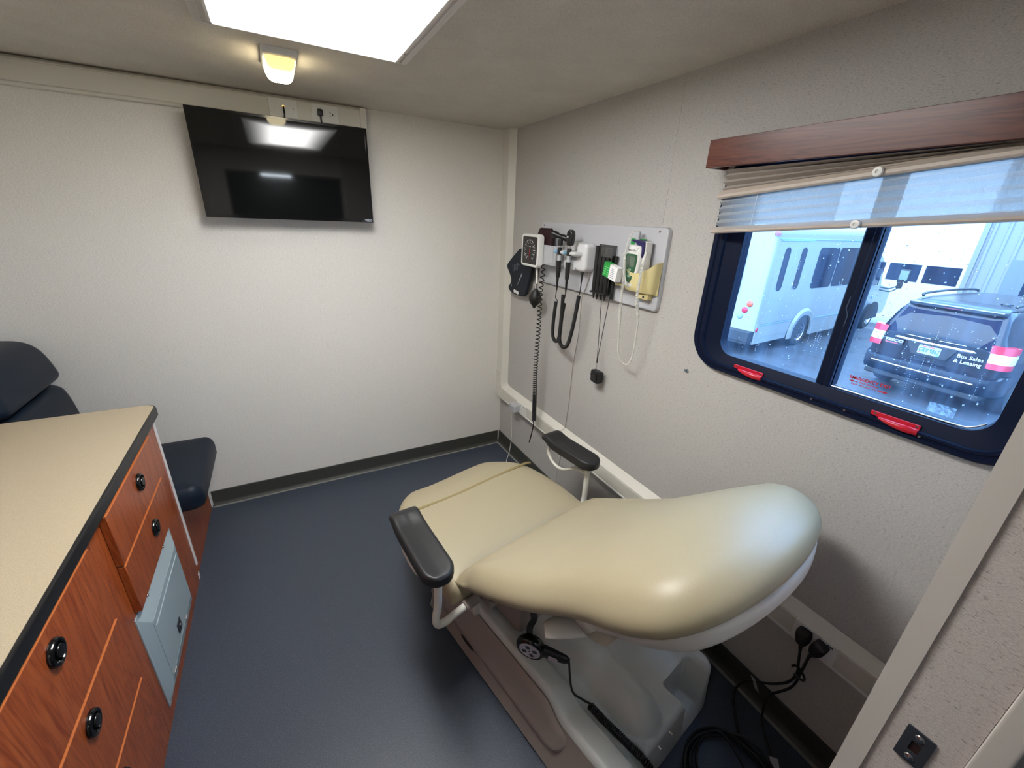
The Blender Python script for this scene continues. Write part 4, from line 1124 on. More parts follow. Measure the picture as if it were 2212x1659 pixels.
    Bc = basis((-.040, 0, 0), (0, 1, 0), (0, 0, 1), (-1, 0, 0))
    m = MB().pillow(smooth2(o, 4), [(.004, 0), (.0005, .004), (0, .010), (.001, .016), (.005, .020)], M=Bc); m.build('bladder', 'cuff_navy', t)
    m = MB(); z = .0203
    def mark(y, zc, w, h, rot): m.prism(rrect(-w / 2, w / 2, -h / 2, h / 2, h * .3, 2), 0, .0003, on_right(-.0602, y, zc) @ Matrix.Rotation(rot, 4, 'Z'))
    for k in range(4): mark(-.232 - .019 * k, 1.412 - .012 * k * 0 + .004 * k, .0022, .050 - .006 * k, radians(8))
    for k in range(3): mark(-.282 - .014 * k, 1.448 - .006 * k, .006, .009, radians(30))
    for k, (h, w) in enumerate(((.012, .010), (.013, .014), (.016, .010), (.013, .013), (.010, .010), (.013, .004), (.011, .004))): mark(-.352 + .0085 * k, 1.388 - .012 * k, w, h, radians(-18))
    mark(-.222, 1.297, .012, .004, radians(30)); mark(-.222, 1.303, .004, .010, 0)
    m.build('lettering', 'grey_print', t)
    m = MB().prism(rrect(-.034, .034, -.010, .010, .010, 6), 0, .0008, on_right(-.0602, -.287, 1.2665) @ Matrix.Rotation(radians(-6), 4, 'Z')); m.build('brand_tag', 'white_print', t)
    t = thing('thigh_cuff', 'folded maroon blood pressure cuff standing in the grey wall basket', 'cuff', (-.05, -.58, 1.486))
    o = rrect(-.680, -.515, 1.488, 1.665, .030, 6)
    for x0, dx, o in ((-.078, .018, rrect(-.682, -.540, 1.488, 1.660, .026, 6)), (-.055, .018, rrect(-.640, -.515, 1.488, 1.668, .014, 5))):
        m = MB().pillow(o, [(.004, 0), (0, .004), (0, dx - .004), (.004, dx)], M=basis((x0 + dx, 0, 0), (0, 1, 0), (0, 0, 1), (-1, 0, 0))); m.build('fold', 'maroon', t)
    m = MB()
    for k in range(3): m.prism(rrect(-.012 + .003 * k, .012 - .003 * k, -.0018, .0018, .001, 1), 0, .0003, on_right(-.0552, -.61, 1.650 - .009 * k))
    m.build('print', 'grey_print', t)

def tight_coil(m, pts, R=.0080, r=.0024, pitch=.0050): m.tube(coil_path(pts, R, pitch, 9), r, 6)

def build_diagnostic_set():
    t = thing('diagnostic_station', 'white rounded wall transformer with two cradles for the instrument handles', 'instrument holder', (-.05, -.9, 1.468))
    B = basis((0, 0, 0), (0, 1, 0), (0, 0, 1), (-1, 0, 0))
    m = MB()
    m.pillow(rrect(-1.000, -.768, 1.476, 1.612, .03, 6), [(0, .0225), (0, .040), (.004, .047), (.012, .050)], M=B)
    # right-hand block, deeper and rounded
    m.pillow(rrect(-1.003, -.918, 1.474, 1.612, .022, 6), [(0, .030), (0, .066), (.005, .076), (.016, .082)], M=B)
    # lower lobe with concave scoop wall
    m.loft([[(-.045, y, z) for y, z in rrect(-.925, -.790, 1.478, 1.540, .02, 5)], [(-.078, y, z) for y, z in rrect(-.925, -.82, 1.478, 1.520, .018, 5)]])
    m.build('housing', 'instr_white', t)
    # cradle arms with pale blue tips
    m = MB()
    for a, b in ((-.788, -.805), (-.835, -.888), (-.918, -.975)):
        m.pillow(rrect(b, a, 1.549, 1.569, .008, 4), [(0, .045), (0, .112), (.004, .121), (.008, .124)], M=B)
    m.box(-.072, -.046, -.975, -.80, 1.551, 1.567, .003, 1)
    c = m.build('cradle', 'instr_white', t)
    for y in (-.797, -.880): MB().pillow(rrect(y - .008, y + .008, 1.551, 1.568, .006, 4), [(0, .112), (0, .124), (.003, .129), (.006, .130)], M=B).build('cradle_tip', 'blue_cap', c)
    m = MB().prism(rrect(-.007, .007, -.0018, .0018, .001, 2), 0, .0006, on_right(-.0783, -.90, 1.505)); m.build('maker_mark', 'dark_print', t)
    def handle(y, name, label, head, ctop, cpts):
        h = thing(name, label, 'medical instrument', (-.112, y, 1.43))
        x = -.110
        m = MB().lathe([(.0001, .012), (.0115, .012), (.0115, .004), (.0125, .002), (.0125, -.024), (.0001, -.024)], basis((x, y, 1.570), (1, 0, 0), (0, 1, 0), (0, 0, 1)), 20); m.build('collar', 'black', h)
        m = MB().lathe([(.0001, 0), (.0105, 0), (.0095, -.030), (.0001, -.030)], basis((x, y, 1.546), (1, 0, 0), (0, 1, 0), (0, 0, 1)), 20); m.build('sleeve', 'basket', h)
        m = MB().lathe([(.0001, 0), (.0128, 0), (.0132, -.008), (.0118, -.060), (.0100, -.084), (.0070, -.088), (.0055, -.130), (.0035, -.152), (.0001, -.152)], basis((x, y, 1.516), (1, 0, 0), (0, 1, 0), (0, 0, 1)), 20); m.build('grip', 'black_rubber', h)
        m = MB().cyl((x, y, 1.582), (x, y, 1.598), .0075, n=16); m.build('neck', 'chrome', h)
        head(h, x, y)
        m = MB(); m.tube(smooth_path(ctop, 5), .0024, 6); tight_coil(m, smooth_path(cpts, 8)); m.build('coiled_cord', 'black_rubber', h, angle=180)
    def otoscope(h, x, y):
        m = MB().lathe([(.0001, 0), (.0125, 0), (.0135, .004), (.0135, .026), (.011, .032), (.0001, .032)], basis((x, y, 1.590), (1, 0, 0), (0, 1, 0), (0, 0, 1)), 20)
        d = V((-.35, .55, .18)).normalized(); u = d.orthogonal().normalized(); w = d.cross(u)
        m.lathe([(.0001, -.040), (.013, -.040), (.015, -.034), (.0155, -.012), (.0125, -.008), (.0125, .014), (.0165, .020), (.0168, .046), (.014, .050), (.0001, .047)], basis((x, y + .002, 1.634), u, w, d), 22); m.build('otoscope_head', 'black', h)
        m = MB().lathe([(.0001, .048), (.0125, .0485), (.0125, .0505), (.0001, .0515)], basis((x, y + .002, 1.634), u, w, d), 20); m.build('viewing_lens', 'black_gloss', h)
    def ophthalmoscope(h, x, y):
        B2 = basis((x, y, 1.632), V((.30, -.95, 0)).normalized(), (0, 0, 1), V((-.95, -.30, 0)).normalized())
        o = smooth2([(-.013, -.036), (.013, -.036), (.020, -.012), (.021, .018), (.010, .036), (-.010, .036), (-.019, .018), (-.017, -.012)], 4)
        m = MB().pillow(o, [(.004, -.016), (0, -.011), (0, .006), (.004, .012), (.010, .014)], M=B2); m.build('ophthalmoscope_head', 'black', h)
        m = MB().lathe([(.0001, .014), (.0055, .014), (.005, .0165), (.0001, .017)], B2 @ Matrix.Translation((-.006, .004, 0)), 14); m.build('aperture', 'basket', h)
    handle(-.820, 'otoscope', 'black otoscope handle in the left cradle, viewing head tilted sideways', otoscope, [(-.110, -.820, 1.366), (-.110, -.816, 1.34), (-.106, -.812, 1.318), (-.102, -.826, 1.305), (-.096, -.806, 1.298)],
           [(-.094, -.800, 1.297), (-.092, -.790, 1.24), (-.091, -.784, 1.17), (-.091, -.789, 1.105), (-.091, -.815, 1.080), (-.091, -.845, 1.092), (-.092, -.858, 1.14), (-.092, -.862, 1.22), (-.086, -.866, 1.30)])
    handle(-.903, 'ophthalmoscope', 'black ophthalmoscope handle with upright oval head in the right cradle', ophthalmoscope, [(-.110, -.903, 1.366), (-.112, -.902, 1.34), (-.116, -.896, 1.315), (-.112, -.880, 1.308), (-.110, -.884, 1.300)],
           [(-.112, -.884, 1.350), (-.110, -.884, 1.30), (-.106, -.878, 1.20), (-.104, -.874, 1.12), (-.102, -.884, 1.084), (-.100, -.910, 1.070), (-.098, -.942, 1.090), (-.097, -.966, 1.16), (-.096, -.985, 1.26), (-.096, -.998, 1.362)])
    t2 = thing('cord_strain_relief', 'short black cord end entering the underside of the white wall transformer', 'cord', (-.07, -.985, 1.4))
    m = MB().tube([(-.070, -.975, 1.474), (-.072, -.976, 1.45), (-.074, -.978, 1.42)], lambda f: .0075 - .004 * f, 10); m.tube(smooth_path([(-.074, -.978, 1.425), (-.078, -.982, 1.395), (-.086, -.990, 1.375), (-.095, -.998, 1.366)], 5), .0026, 6); m.build('strain_relief', 'black_rubber', t2)
    # thin supply wire down the wall
    t = thing('supply_wire', 'thin pale wire running down the wall from the white transformer behind the armrest', 'wire', (-.01, -.9, .5))
    m = MB().tube(smooth_path([(-.040, -.990, 1.474), (-.030, -.975, 1.43), (-.026, -.950, 1.375), (-.010, -.912, 1.335), (-.0045, -.906, 1.27), (-.0045, -.909, 1.146), (-.0045, -.897, 1.03), (-.0045, -.886, .931), (-.0045, -.885, .82), (-.0045, -.884, .707), (-.0045, -.874, .58), (-.010, -.872, .536), (-.045, -.868, .516), (-.0485, -.862, .47), (-.0485, -.86, .430), (-.028, -.858, .40), (-.006, -.855, .34), (-.020, -.845, .12)], 6), .0022, 6); m.build('cable', plain('pale grey wire', rgb(178, 172, 164), .5), t, angle=180)

def build_specula():
    t = thing('specula_dispenser', 'rack of black ear specula tubes with a clear side on the grey panel', 'dispenser', (-.05, -1.1, 1.36))
    for k in range(4):
        y = -1.046 - .0275 * k; ztop = (1.606, 1.608, 1.575, 1.600)[k]
        m = MB().tube_raw(V((-.043, y, 1.392)), V((-.043, y, ztop)), .0128, .0128, 18, None); tb = m.build('tube', 'black', t)
        m = MB().lathe([(.0001, 0), (.0085, 0), (.0062, -.012), (.0035, -.026), (.0022, -.034), (.0001, -.034)], basis((-.043, y, 1.390), (1, 0, 0), (0, 1, 0), (0, 0, 1)), 16); m.build('specula_tip', 'black_rubber', tb)
    m = MB().box(-.060, -.0225, -1.146, -1.030, 1.386, 1.394, .002, 1); m.box(-.026, -.0225, -1.150, -1.030, 1.386, 1.612); m.build('rack', 'black', t)
    m = MB().box(-.058, -.026, -1.162, -1.158, 1.386, 1.612); m.box(-.060, -.058, -1.162, -1.088, 1.56, 1.612); m.build('clear_cover', 'clear', t)
    m = MB().tube_raw(V((-.040, -1.172, 1.372)), V((-.034, -1.170, 1.568)), .008, .007, 14, None); m.build('side_rod', 'black', t)
    t = thing('pendant', 'small black clip box hanging by a black looped string below the specula rack', 'pendant', (-.05, -1.14, .94))
    m = MB()
    m.tube([(-.046, -1.112, 1.374), (-.046, -1.122, 1.25), (-.046, -1.134, 1.062)], .0016, 6)
    m.tube([(-.043, -1.166, 1.380), (-.046, -1.152, 1.22), (-.046, -1.1365, 1.062)], .0016, 6)
    m.tube([(-.046, -1.135, 1.075), (-.046, -1.136, 1.045)], .0034, 8); m.build('string', 'black_rubber', t)
    m = MB().tube([(-.046, -1.136, 1.046), (-.046, -1.139, 1.001)], .0009, 5); m.build('thread', 'dark_print', t)
    M = basis((-.044, -1.138, .970), (0, -1, 0), (0, 0, 1), (-1, 0, 0))
    o = smooth2([(-.030, -.020), (-.012, -.031), (.022, -.032), (.031, -.020), (.031, .022), (.020, .031), (-.020, .033), (-.030, .026)], 3)
    m = MB().pillow(o, [(.006, -.026), (0, -.018), (0, .008), (.004, .014), (.010, .016)], M=M); bd = m.build('case', 'black', t)
    m = MB().prism(rrect(-.002, .022, -.016, .018, .004, 3), .015, .0185, M); m.prism(rrect(.000, .020, .012, .020, .002, 2), .018, .021, M); m.build('clip', 'black_gloss', bd)
    m = MB().prism(rrect(-.026, -.016, -.014, .002, .001, 2), .0145, .0152, M); m.build('sticker', 'white_print', bd)

def build_thermometer():
    # yellowed wall holder
    t = thing('thermometer_holder', 'yellowed plastic wall pocket holding the electronic thermometer', 'holder', (-.05, -1.35, 1.44))
    m = MB(); rings = []
    y0, y1 = -1.440, -1.252
    for z, d, ins, lip in ((1.432, .050, .022, 0), (1.438, .070, .012, 0), (1.46, .084, .006, 0), (1.50, .088, .003, 0), (1.515, .090, .0, 0)):
        r = []
        for k in range(25):
            a = pi * k / 24; cy = (y0 + y1) / 2; hw = (y1 - y0) / 2 - ins
            yy = cy + hw * cos(a); dd = .026 + (d - .026) * (max(0.0, sin(a)) ** .55)
            zz = z + (.050 * (abs(cos(a)) ** 2.2) * sst(1.45, 1.515, z))
            r.append((-dd, yy, zz))
        rings.append(r)
    inner = [[(p[0] + .004 if 0 < i < 24 else p[0], p[1] + (.004 if p[1] < -1.346 else -.004), p[2] + .0005) for i, p in enumerate(r)] for r in rings[::-1]]
    inner[-1] = [(min(p[0] + .004, -.0250), p[1], p[2] + .004) for p in rings[0]]
    m.loft(rings + inner, False, True, closed=False)
    m.box(-.030, -.0225, -1.436, -1.256, 1.43, 1.53, .003, 1); m.build('pocket', 'aged', t)
    m = MB(); m.box(-.050, -.0225, -1.408, -1.335, 1.408, 1.434, .006, 2); pk = m.build('lower_tab', 'aged', t)
    m = MB().cyl((-.0498, -1.382, 1.420), (-.0512, -1.382, 1.420), .0055, n=12); m.build('screw_hole', 'dark_print', pk)
    # side shelf holding the probe cover box
    m = MB().box(-.086, -.030, -1.270, -1.235, 1.452, 1.458, .001, 1); m.build('box_shelf', 'aged', t)
    t = thing('probe_cover_box', 'green and white probe cover carton tilted at the left of the thermometer holder', 'carton', (-.09, -1.24, 1.47))
    R_ = basis((-.088, -1.236, 1.500), V((-.15, -.94, -.16)).normalized(), V((.0, -.17, .98)).normalized(), (-1, 0, 0))
    ex = V((-.15, -.94, -.16)).normalized(); ez = V((-1, .16, 0)).normalized(); ey = ez.cross(ex).normalized(); ez = ex.cross(ey)
    R_ = basis((-.088, -1.232, 1.506), ex, ey, ez)
    m = MB().box(-.062, -.012, -.031, .031, -.004, .026, .001, 1, M=R_); g = m.build('green_end', 'green', t)
    m = MB()
    for a in range(2):
        for k in range(4): m.box(-.052 + .022 * a, -.036 + .022 * a, -.020 + .010 * k, -.0165 + .010 * k, .0261, .0264, M=R_)
    m.build('print', plain('pale green print', rgb(120, 214, 140), .5), g)
    m = MB().box(-.012, .050, -.0305, .0305, -.0038, .0258, .001, 1, M=R_); w = m.build('white_end', 'white_print', t)
    m = MB()
    for k in range(6): m.box(.002 + (.006 if k == 5 else 0), .034 - .004 * (k % 3), -.022 + .0075 * k, -.0195 + .0075 * k, .0259, .0262, M=R_)
    m.build('print', 'grey_print', w)
    # thermometer body
    t = thing('thermometer', 'white electronic thermometer with dark green display and white coiled cord', 'thermometer', (-.07, -1.32, 1.47))
    D = basis((-.057, -1.318, 1.540), V((-.10, -.99, 0)).normalized(), (0, 0, 1), V((-.99, .10, 0)).normalized())
    o = smooth2([(-.030, -.085), (.026, -.085), (.040, -.030), (.046, .030), (.044, .074), (.030, .086), (-.030, .086), (-.044, .074), (-.047, .030), (-.042, -.030)], 4)
    m = MB().pillow(o, [(.004, -.022), (0, -.016), (0, .014), (.004, .022), (.012, .026), (-.6, .0265)], M=D); body = m.build('body', 'white_plastic', t)
    o2 = smooth2([(-.012, -.062), (.012, -.062), (.030, -.020), (.036, .018), (.036, .042), (.026, .050), (-.026, .050), (-.036, .042), (-.036, .018), (-.030, -.020)], 4)
    m = MB().pillow(o2, [(0, .0262), (0, .0285), (.002, .0292)], M=D); fb = m.build('display_bezel', 'green_screen', body)
    m = MB().prism(rrect(-.027, .027, .000, .042, .006, 4), .0292, .0300, D); m.build('display', 'lcd', fb)
    m = MB()
    for k in range(3): m.prism(rrect(-.010, .010, -.014 - .013 * k - .004, -.014 - .013 * k + .004, .003, 3), .0292, .0304, D)
    m.build('button', plain('pale grey button', rgb(150, 178, 160), .4), fb)
    m = MB().text('Welch Allyn', .0105, D @ Matrix.Translation((-.002, .0645, .0266)), .0001, bold=.0001); m.build('maker_name', 'dark_print', body)
    # probe well, violet collar, spare cover carton behind
    m = MB().pillow(smooth2([(.012, .045), (.052, .040), (.056, .096), (.036, .104), (-.02, .108), (-.030, .100), (.010, .088)], 3), [(.002, -.020), (0, -.016), (0, .012), (.003, .016)], M=D); m.build('probe_collar', 'purple', body)
    m = MB().pillow(rrect(.045, .062, -.03, .104, .006, 3), [(0, -.022), (0, .006), (.003, .010)], M=D); m.build('probe_well', 'white_plastic', body)
    m = MB().tube([D @ V((-.012, .086, -.002)), D @ V((-.012, .120, -.002)), D @ V((-.010, .140, -.002))], .009, 12); m.build('probe', 'basket', body)
    m = MB(); m.tube(smooth_path([D @ V((-.011, .142, .000)), D @ V((-.020, .135, .022)), D @ V((-.024, .090, .040)), D @ V((-.022, .050, .046))], 5), .0022, 6)
    A = [(-.112, -1.300, 1.592), (-.112, -1.308, 1.55), (-.112, -1.314, 1.50), (-.112, -1.316, 1.43), (-.104, -1.312, 1.36), (-.088, -1.302, 1.29)]
    tight_coil(m, smooth_path(A, 6), .0050, .0016, .0046)
    A2 = [(-.088, -1.302, 1.29), (-.075, -1.296, 1.21), (-.066, -1.298, 1.145), (-.062, -1.318, 1.114), (-.062, -1.345, 1.106), (-.062, -1.370, 1.120), (-.064, -1.388, 1.18), (-.072, -1.396, 1.28), (-.082, -1.402, 1.34)]
    m.tube(coil_path(A2, .0030, .0042, 8), .0014, 5)
    A3 = [(-.082, -1.402, 1.34), (-.108, -1.404, 1.42), (-.110, -1.406, 1.50), (-.102, -1.402, 1.565)]
    tight_coil(m, smooth_path(A3, 6), .0050, .0016, .0048)
    m.tube(smooth_path([(-.102, -1.402, 1.565), (-.088, -1.398, 1.590), (-.078, -1.386, 1.602), (-.066, -1.372, 1.598)], 5), .0022, 6)
    m.build('coiled_cord', 'coil_white', t, angle=180)
    t = thing('spare_cover_box', 'small green topped white carton standing behind the thermometer', 'carton', (-.03, -1.30, 1.56))
    m = MB().box(-.040, -.0305, -1.338, -1.252, 1.560, 1.625, .001, 1); m.build('white_part', 'white_print', t)
    m = MB().box(-.0405, -.0305, -1.338, -1.252, 1.6252, 1.650, .001, 1); m.build('green_part', 'green', t)
    m = MB().text('filac', .012, on_right(-.0403, -1.300, 1.612), .0001) if False else MB().prism(rrect(-.014, .014, -.0025, .0025, .001, 2), 0, .0003, on_right(-.0402, -1.305, 1.611)); m.build('print', 'dark_print', t)
# ------------------------------------------------------------------ outside, through the window
ZG = -1.0
def build_outside():
    struct('ground_outside', MB().box(.25, 45, -30, 40, ZG - .1, ZG), 'asphalt')
    struct('path_outside', MB().box(15.6, 17.28, 2.0, 7.0, ZG, ZG + .015), 'concrete')
    # building with corrugated siding and a roll-up door
    bx = 17.3
    t = thing('workshop_building', 'pale corrugated metal workshop building beyond the vehicles', 'building', (bx, 2, ZG))
    m = MB()
    def sidewall(y0, y1, z0, z1):
        P = []; y = y0
        while y < y1 - .001:
            for dy, x in ((0, 0), (.19, 0), (.215, -.035), (.275, -.035), (.30, 0)):
                P.append((bx + x, min(y + dy, y1)))
            y += .30
        P = [p for i, p in enumerate(P) if i == 0 or p[1] > P[i - 1][1] + 1e-6]
        m.loft([[(x, y, z0) for x, y in P], [(x, y, z1) for x, y in P]], False, False, closed=False)
    sidewall(-12, 2.16, ZG, 5.4); sidewall(6.55, 30, ZG, 5.4); sidewall(2.16, 6.55, 4.2, 5.4)
    m.box(bx + .05, bx + 8, -12, 30, ZG, 5.4)
    m.build('siding', 'siding', t, angle=25)
    m = MB().box(bx - .05, bx + .04, 2.16, 2.28, ZG, 4.3); m.box(bx - .05, bx + .04, 6.43, 6.55, ZG, 4.3); m.box(bx - .05, bx + .04, 2.16, 6.55, 4.2, 4.32); m.build('door_trim', 'siding', t)
    m = MB()
    m.box(bx - .01, bx + .03, 2.29, 6.42, ZG + .03, 4.2)
    m.box(bx - .012, bx + .02, 2.29, 6.42, ZG, ZG + .05)
    d = m.build('garage_door', 'door_white', t)
    for k in range(4):
        y = 2.37 + .985 * k
        m = MB().box(bx - .016, bx - .008, y, y + .87, .30, .855, .004, 1); m.build('garage_window', 'veh_glass', d)
    m = MB().box(bx - .06, bx + .01, .35, 1.42, ZG + .05, 1.22, .005, 1); pd = m.build('side_door', 'siding_dark', t)
    m = MB().box(bx - .065, bx - .055, .62, 1.00, -.55, .95, .004, 1); m.build('door_window', 'veh_glass', pd)
    m = MB().box(bx - .10, bx + .01, -.6, .9, 1.66, 1.76); m.build('awning', 'siding_dark', t)

def wheel(parent, x, y, z, r, w, side, hub='chrome'):
    """wheel whose outer face points to -y (side=-1)"""
    M = basis((x, y, z), (1, 0, 0), (0, 0, 1), (0, side, 0))
    m = MB().lathe([(r * .60, -w), (r * .94, -w), (r, -w * .8), (r, -w * .2), (r * .94, 0), (r * .66, .004), (r * .60, -.01), (r * .60, -w)], M, 32)
    t = m.build('tyre', 'tyre', parent)
    m = MB().lathe([(.0001, -.05), (r * .20, -.05), (r * .24, -.012), (r * .34, -.012), (r * .42, -.045), (r * .56, -.03), (r * .62, .004), (r * .60, -.09), (.0001, -.09)], M, 32); h = m.build('wheel_hub', hub, t)
    m = MB()
    for k in range(8):
        a = 2 * pi * k / 8; m.cyl(M @ V((r * .33 * cos(a), r * .33 * sin(a), -.012)), M @ V((r * .33 * cos(a), r * .33 * sin(a), .004)), r * .05, n=8)
    m.build('lug_nut', hub, h)

def build_bus():
    t = thing('shuttle_bus', 'white shuttle bus with double side doors and dark windows seen through the window', 'bus', (9.84, 2.87, ZG), radians(4.7), local=True)
    # body: rear box with rounded roof edges
    def sec(x, w0, z0, z1, r): # cross-section y 0..2.4
        y0, y1 = w0, 2.4 - w0
        pts = [(x, y0, z0), (x, y1, z0), (x, y1, z1 - r)]
        for k in range(1, 7): a = radians(90 * k / 6); pts.append((x, y1 - r + r * cos(a), z1 - r + r * sin(a)))
        for k in range(1, 7): a = radians(90 + 90 * k / 6); pts.append((x, y0 + r + r * cos(a), z1 - r + r * sin(a)))
        return pts
    m = MB()
    m.loft([sec(-2.10, .10, .50, 2.74, .16), sec(-2.06, .03, .44, 2.80, .18), sec(-1.98, 0, .42, 2.84, .20), sec(3.1, 0, .42, 2.86, .20), sec(3.25, .04, .42, 2.80, .22)])
    # lower skirt behind and before the wheel arch
    m.box(-2.02, -.52, .004, .10, .27, .75, .01, 1); m.box(.70, 3.05, .004, .10, .22, .75, .01, 1); m.box(-2.0, 3.05, .1, 2.3, .35, .5)
    m.build('body', 'bus_white', t, angle=35)
    m = MB()
    # rear fender flare: half ring
    rings = []
    for k in range(25):
        a = radians(-12 + 204 * k / 24); c, s = cos(a), sin(a)
        rings.append([(.12 + .46 * c, -.01, .36 + .43 * s), (.12 + .46 * c, -.05, .36 + .44 * s), (.12 + .57 * c, -.06, .36 + .54 * s), (.12 + .64 * c, -.01, .36 + .60 * s)])
    m.loft(rings); m.build('fender_flare', 'bus_white', t)
    m = MB(); m.prism([(.12 + .47 * cos(radians(a)), .36 + .45 * sin(radians(a))) for a in range(-20, 201, 10)], -.002, .012, basis((0, 0, 0), (1, 0, 0), (0, 0, 1), (0, -1, 0))); m.build('wheel_well', 'dark_hole', t)
    wheel(t, .11, -.02, .37, .37, .22, -1); wheel(t, 4.55, -.02, .38, .38, .22, -1)
    m = MB().box(-1.98, 3.1, -.012, .01, 2.545, 2.575, .004, 1); m.build('roof_trim', 'line', t)
    m = MB().box(-1.9, -.5, -.008, .01, .700, .722); m.box(.78, 3.1, -.014, .01, .640, .672); m.build('rub_rail', 'line', t)
    # double doors
    for x0, x1, wx in ((-1.90, -1.178, -1.55), (-1.162, -.45, -.785)):
        m = MB().box(x0, x1, -.010, .01, .735, 2.52, .004, 1); d = m.build('door', 'bus_white', t)
        m = MB().prism(rrect(wx - .125, wx + .125, 1.46, 2.395, .12, 8), .010, .014, basis((0, 0, 0), (1, 0, 0), (0, 0, 1), (0, -1, 0))); m.build('door_window', 'veh_glass', d)
    m = MB().box(-1.92, -.43, -.020, .01, 2.52, 2.545); m.box(-1.178, -1.162, -.006, .01, .735, 2.52); m.build('door_gap', 'line', t)
    m = MB().box(-.98, -.93, -.030, -.008, 1.50, 1.62, .005, 1); m.build('door_handle', 'chrome', t)
    for x0, x1 in ((.0, 1.075), (1.14, 2.37)):
        m = MB().prism(rrect(x0, x1, 1.445, 2.39, .11, 6), .0, .012, basis((0, 0, 0), (1, 0, 0), (0, 0, 1), (0, -1, 0))); m.build('window', 'veh_glass', t)
    # rear: lights and bumper
    Br = basis((-2.08, 0, 0), (0, -1, 0), (0, 0, 1), (-1, 0, 0))
    for y, z, mt in ((.235, 1.17, 'tail_amber'), (.315, 1.02, 'tail_red'), (.395, .88, 'tail_grey')):
        m = MB().lathe([(.0001, -.02), (.068, -.02), (.068, .004), (.055, .018), (.0001, .024)], basis((-2.105, y, z), (0, -1, 0), (0, 0, 1), (-1, 0, 0)), 20); m.build('tail_light', mt, t)
    m = MB().lathe([(.0001, -.03), (.07, -.02), (.06, .03), (.0001, .045)], basis((-2.07, .03, 2.67), (.6, -.8, 0), (0, 0, 1), (-.8, -.6, 0)), 16); m.build('marker_light', plain('violet marker lens', rgb(150, 90, 190), .2), t)
    m = MB().box(-2.03, -1.97, -.012, .01, .56, .66, .01, 1); m.build('side_reflector', 'tail_red', t)
    m = MB().box(-2.26, -2.02, .02, 2.38, .34, .58, .02, 2); m.box(-2.22, -2.0, .05, 2.35, .28, .36, .01, 1); m.build('rear_bumper', 'veh_trim', t)
    m = MB().prism(rrect(.55, 1.85, 1.30, 2.35, .1, 5), .0, .02, basis((-2.10, 0, 0), (0, 1, 0), (0, 0, 1), (-1, 0, 0))); m.build('rear_window', 'veh_glass', t)
    # cab with sloping hood, arm mirror
    m = MB(); prof = [(3.2, .36), (5.95, .36), (6.02, .60), (5.98, 1.02), (5.75, 1.18), (5.0, 1.30), (4.45, 2.10), (4.2, 2.20), (3.2, 2.20)]
    m.prism(prof, -2.28, -.06, basis((0, 0, 0), (1, 0, 0), (0, 0, 1), (0, -1, 0)), bev=.03); m.build('cab', 'bus_white', t)
    m = MB().prism([(3.45, 1.35), (4.25, 1.35), (4.15, 2.02), (3.45, 2.02)], .06, .068, basis((0, 0, 0), (1, 0, 0), (0, 0, 1), (0, -1, 0))); m.build('cab_window', 'veh_glass', t)
    m = MB(); m.prism([(4.55 + .50 * cos(radians(a)), .36 + .48 * sin(radians(a))) for a in range(-5, 186, 10)], .058, .066, basis((0, 0, 0), (1, 0, 0), (0, 0, 1), (0, -1, 0))); m.build('wheel_arch', 'dark_hole', t)
    m = MB().box(4.50, 4.62, .03, .062, .90, .98, .01, 1); m.build('fender_badge', 'tail_grey', t)
    m = MB(); m.tube(smooth_path([(4.95, .06, 1.24), (5.08, -.14, 1.22), (5.24, -.30, 1.34)], 5), .018, 8); m.tube(smooth_path([(4.95, .06, 1.16), (5.10, -.16, 1.13), (5.24, -.30, 1.26)], 5), .018, 8); m.box(5.18, 5.30, -.36, -.24, 1.24, 1.42, .01, 1); mi = m.build('mirror_arm', 'veh_trim', t)
    m = MB().box(5.20, 5.28, -.46, -.20, 1.40, 1.80, .03, 2); m.build('mirror', 'veh_trim', mi)
    m = MB().box(5.192, 5.198, -.43, -.23, 1.50, 1.76, .002, 1); m.build('mirror_glass', 'tail_grey', mi)

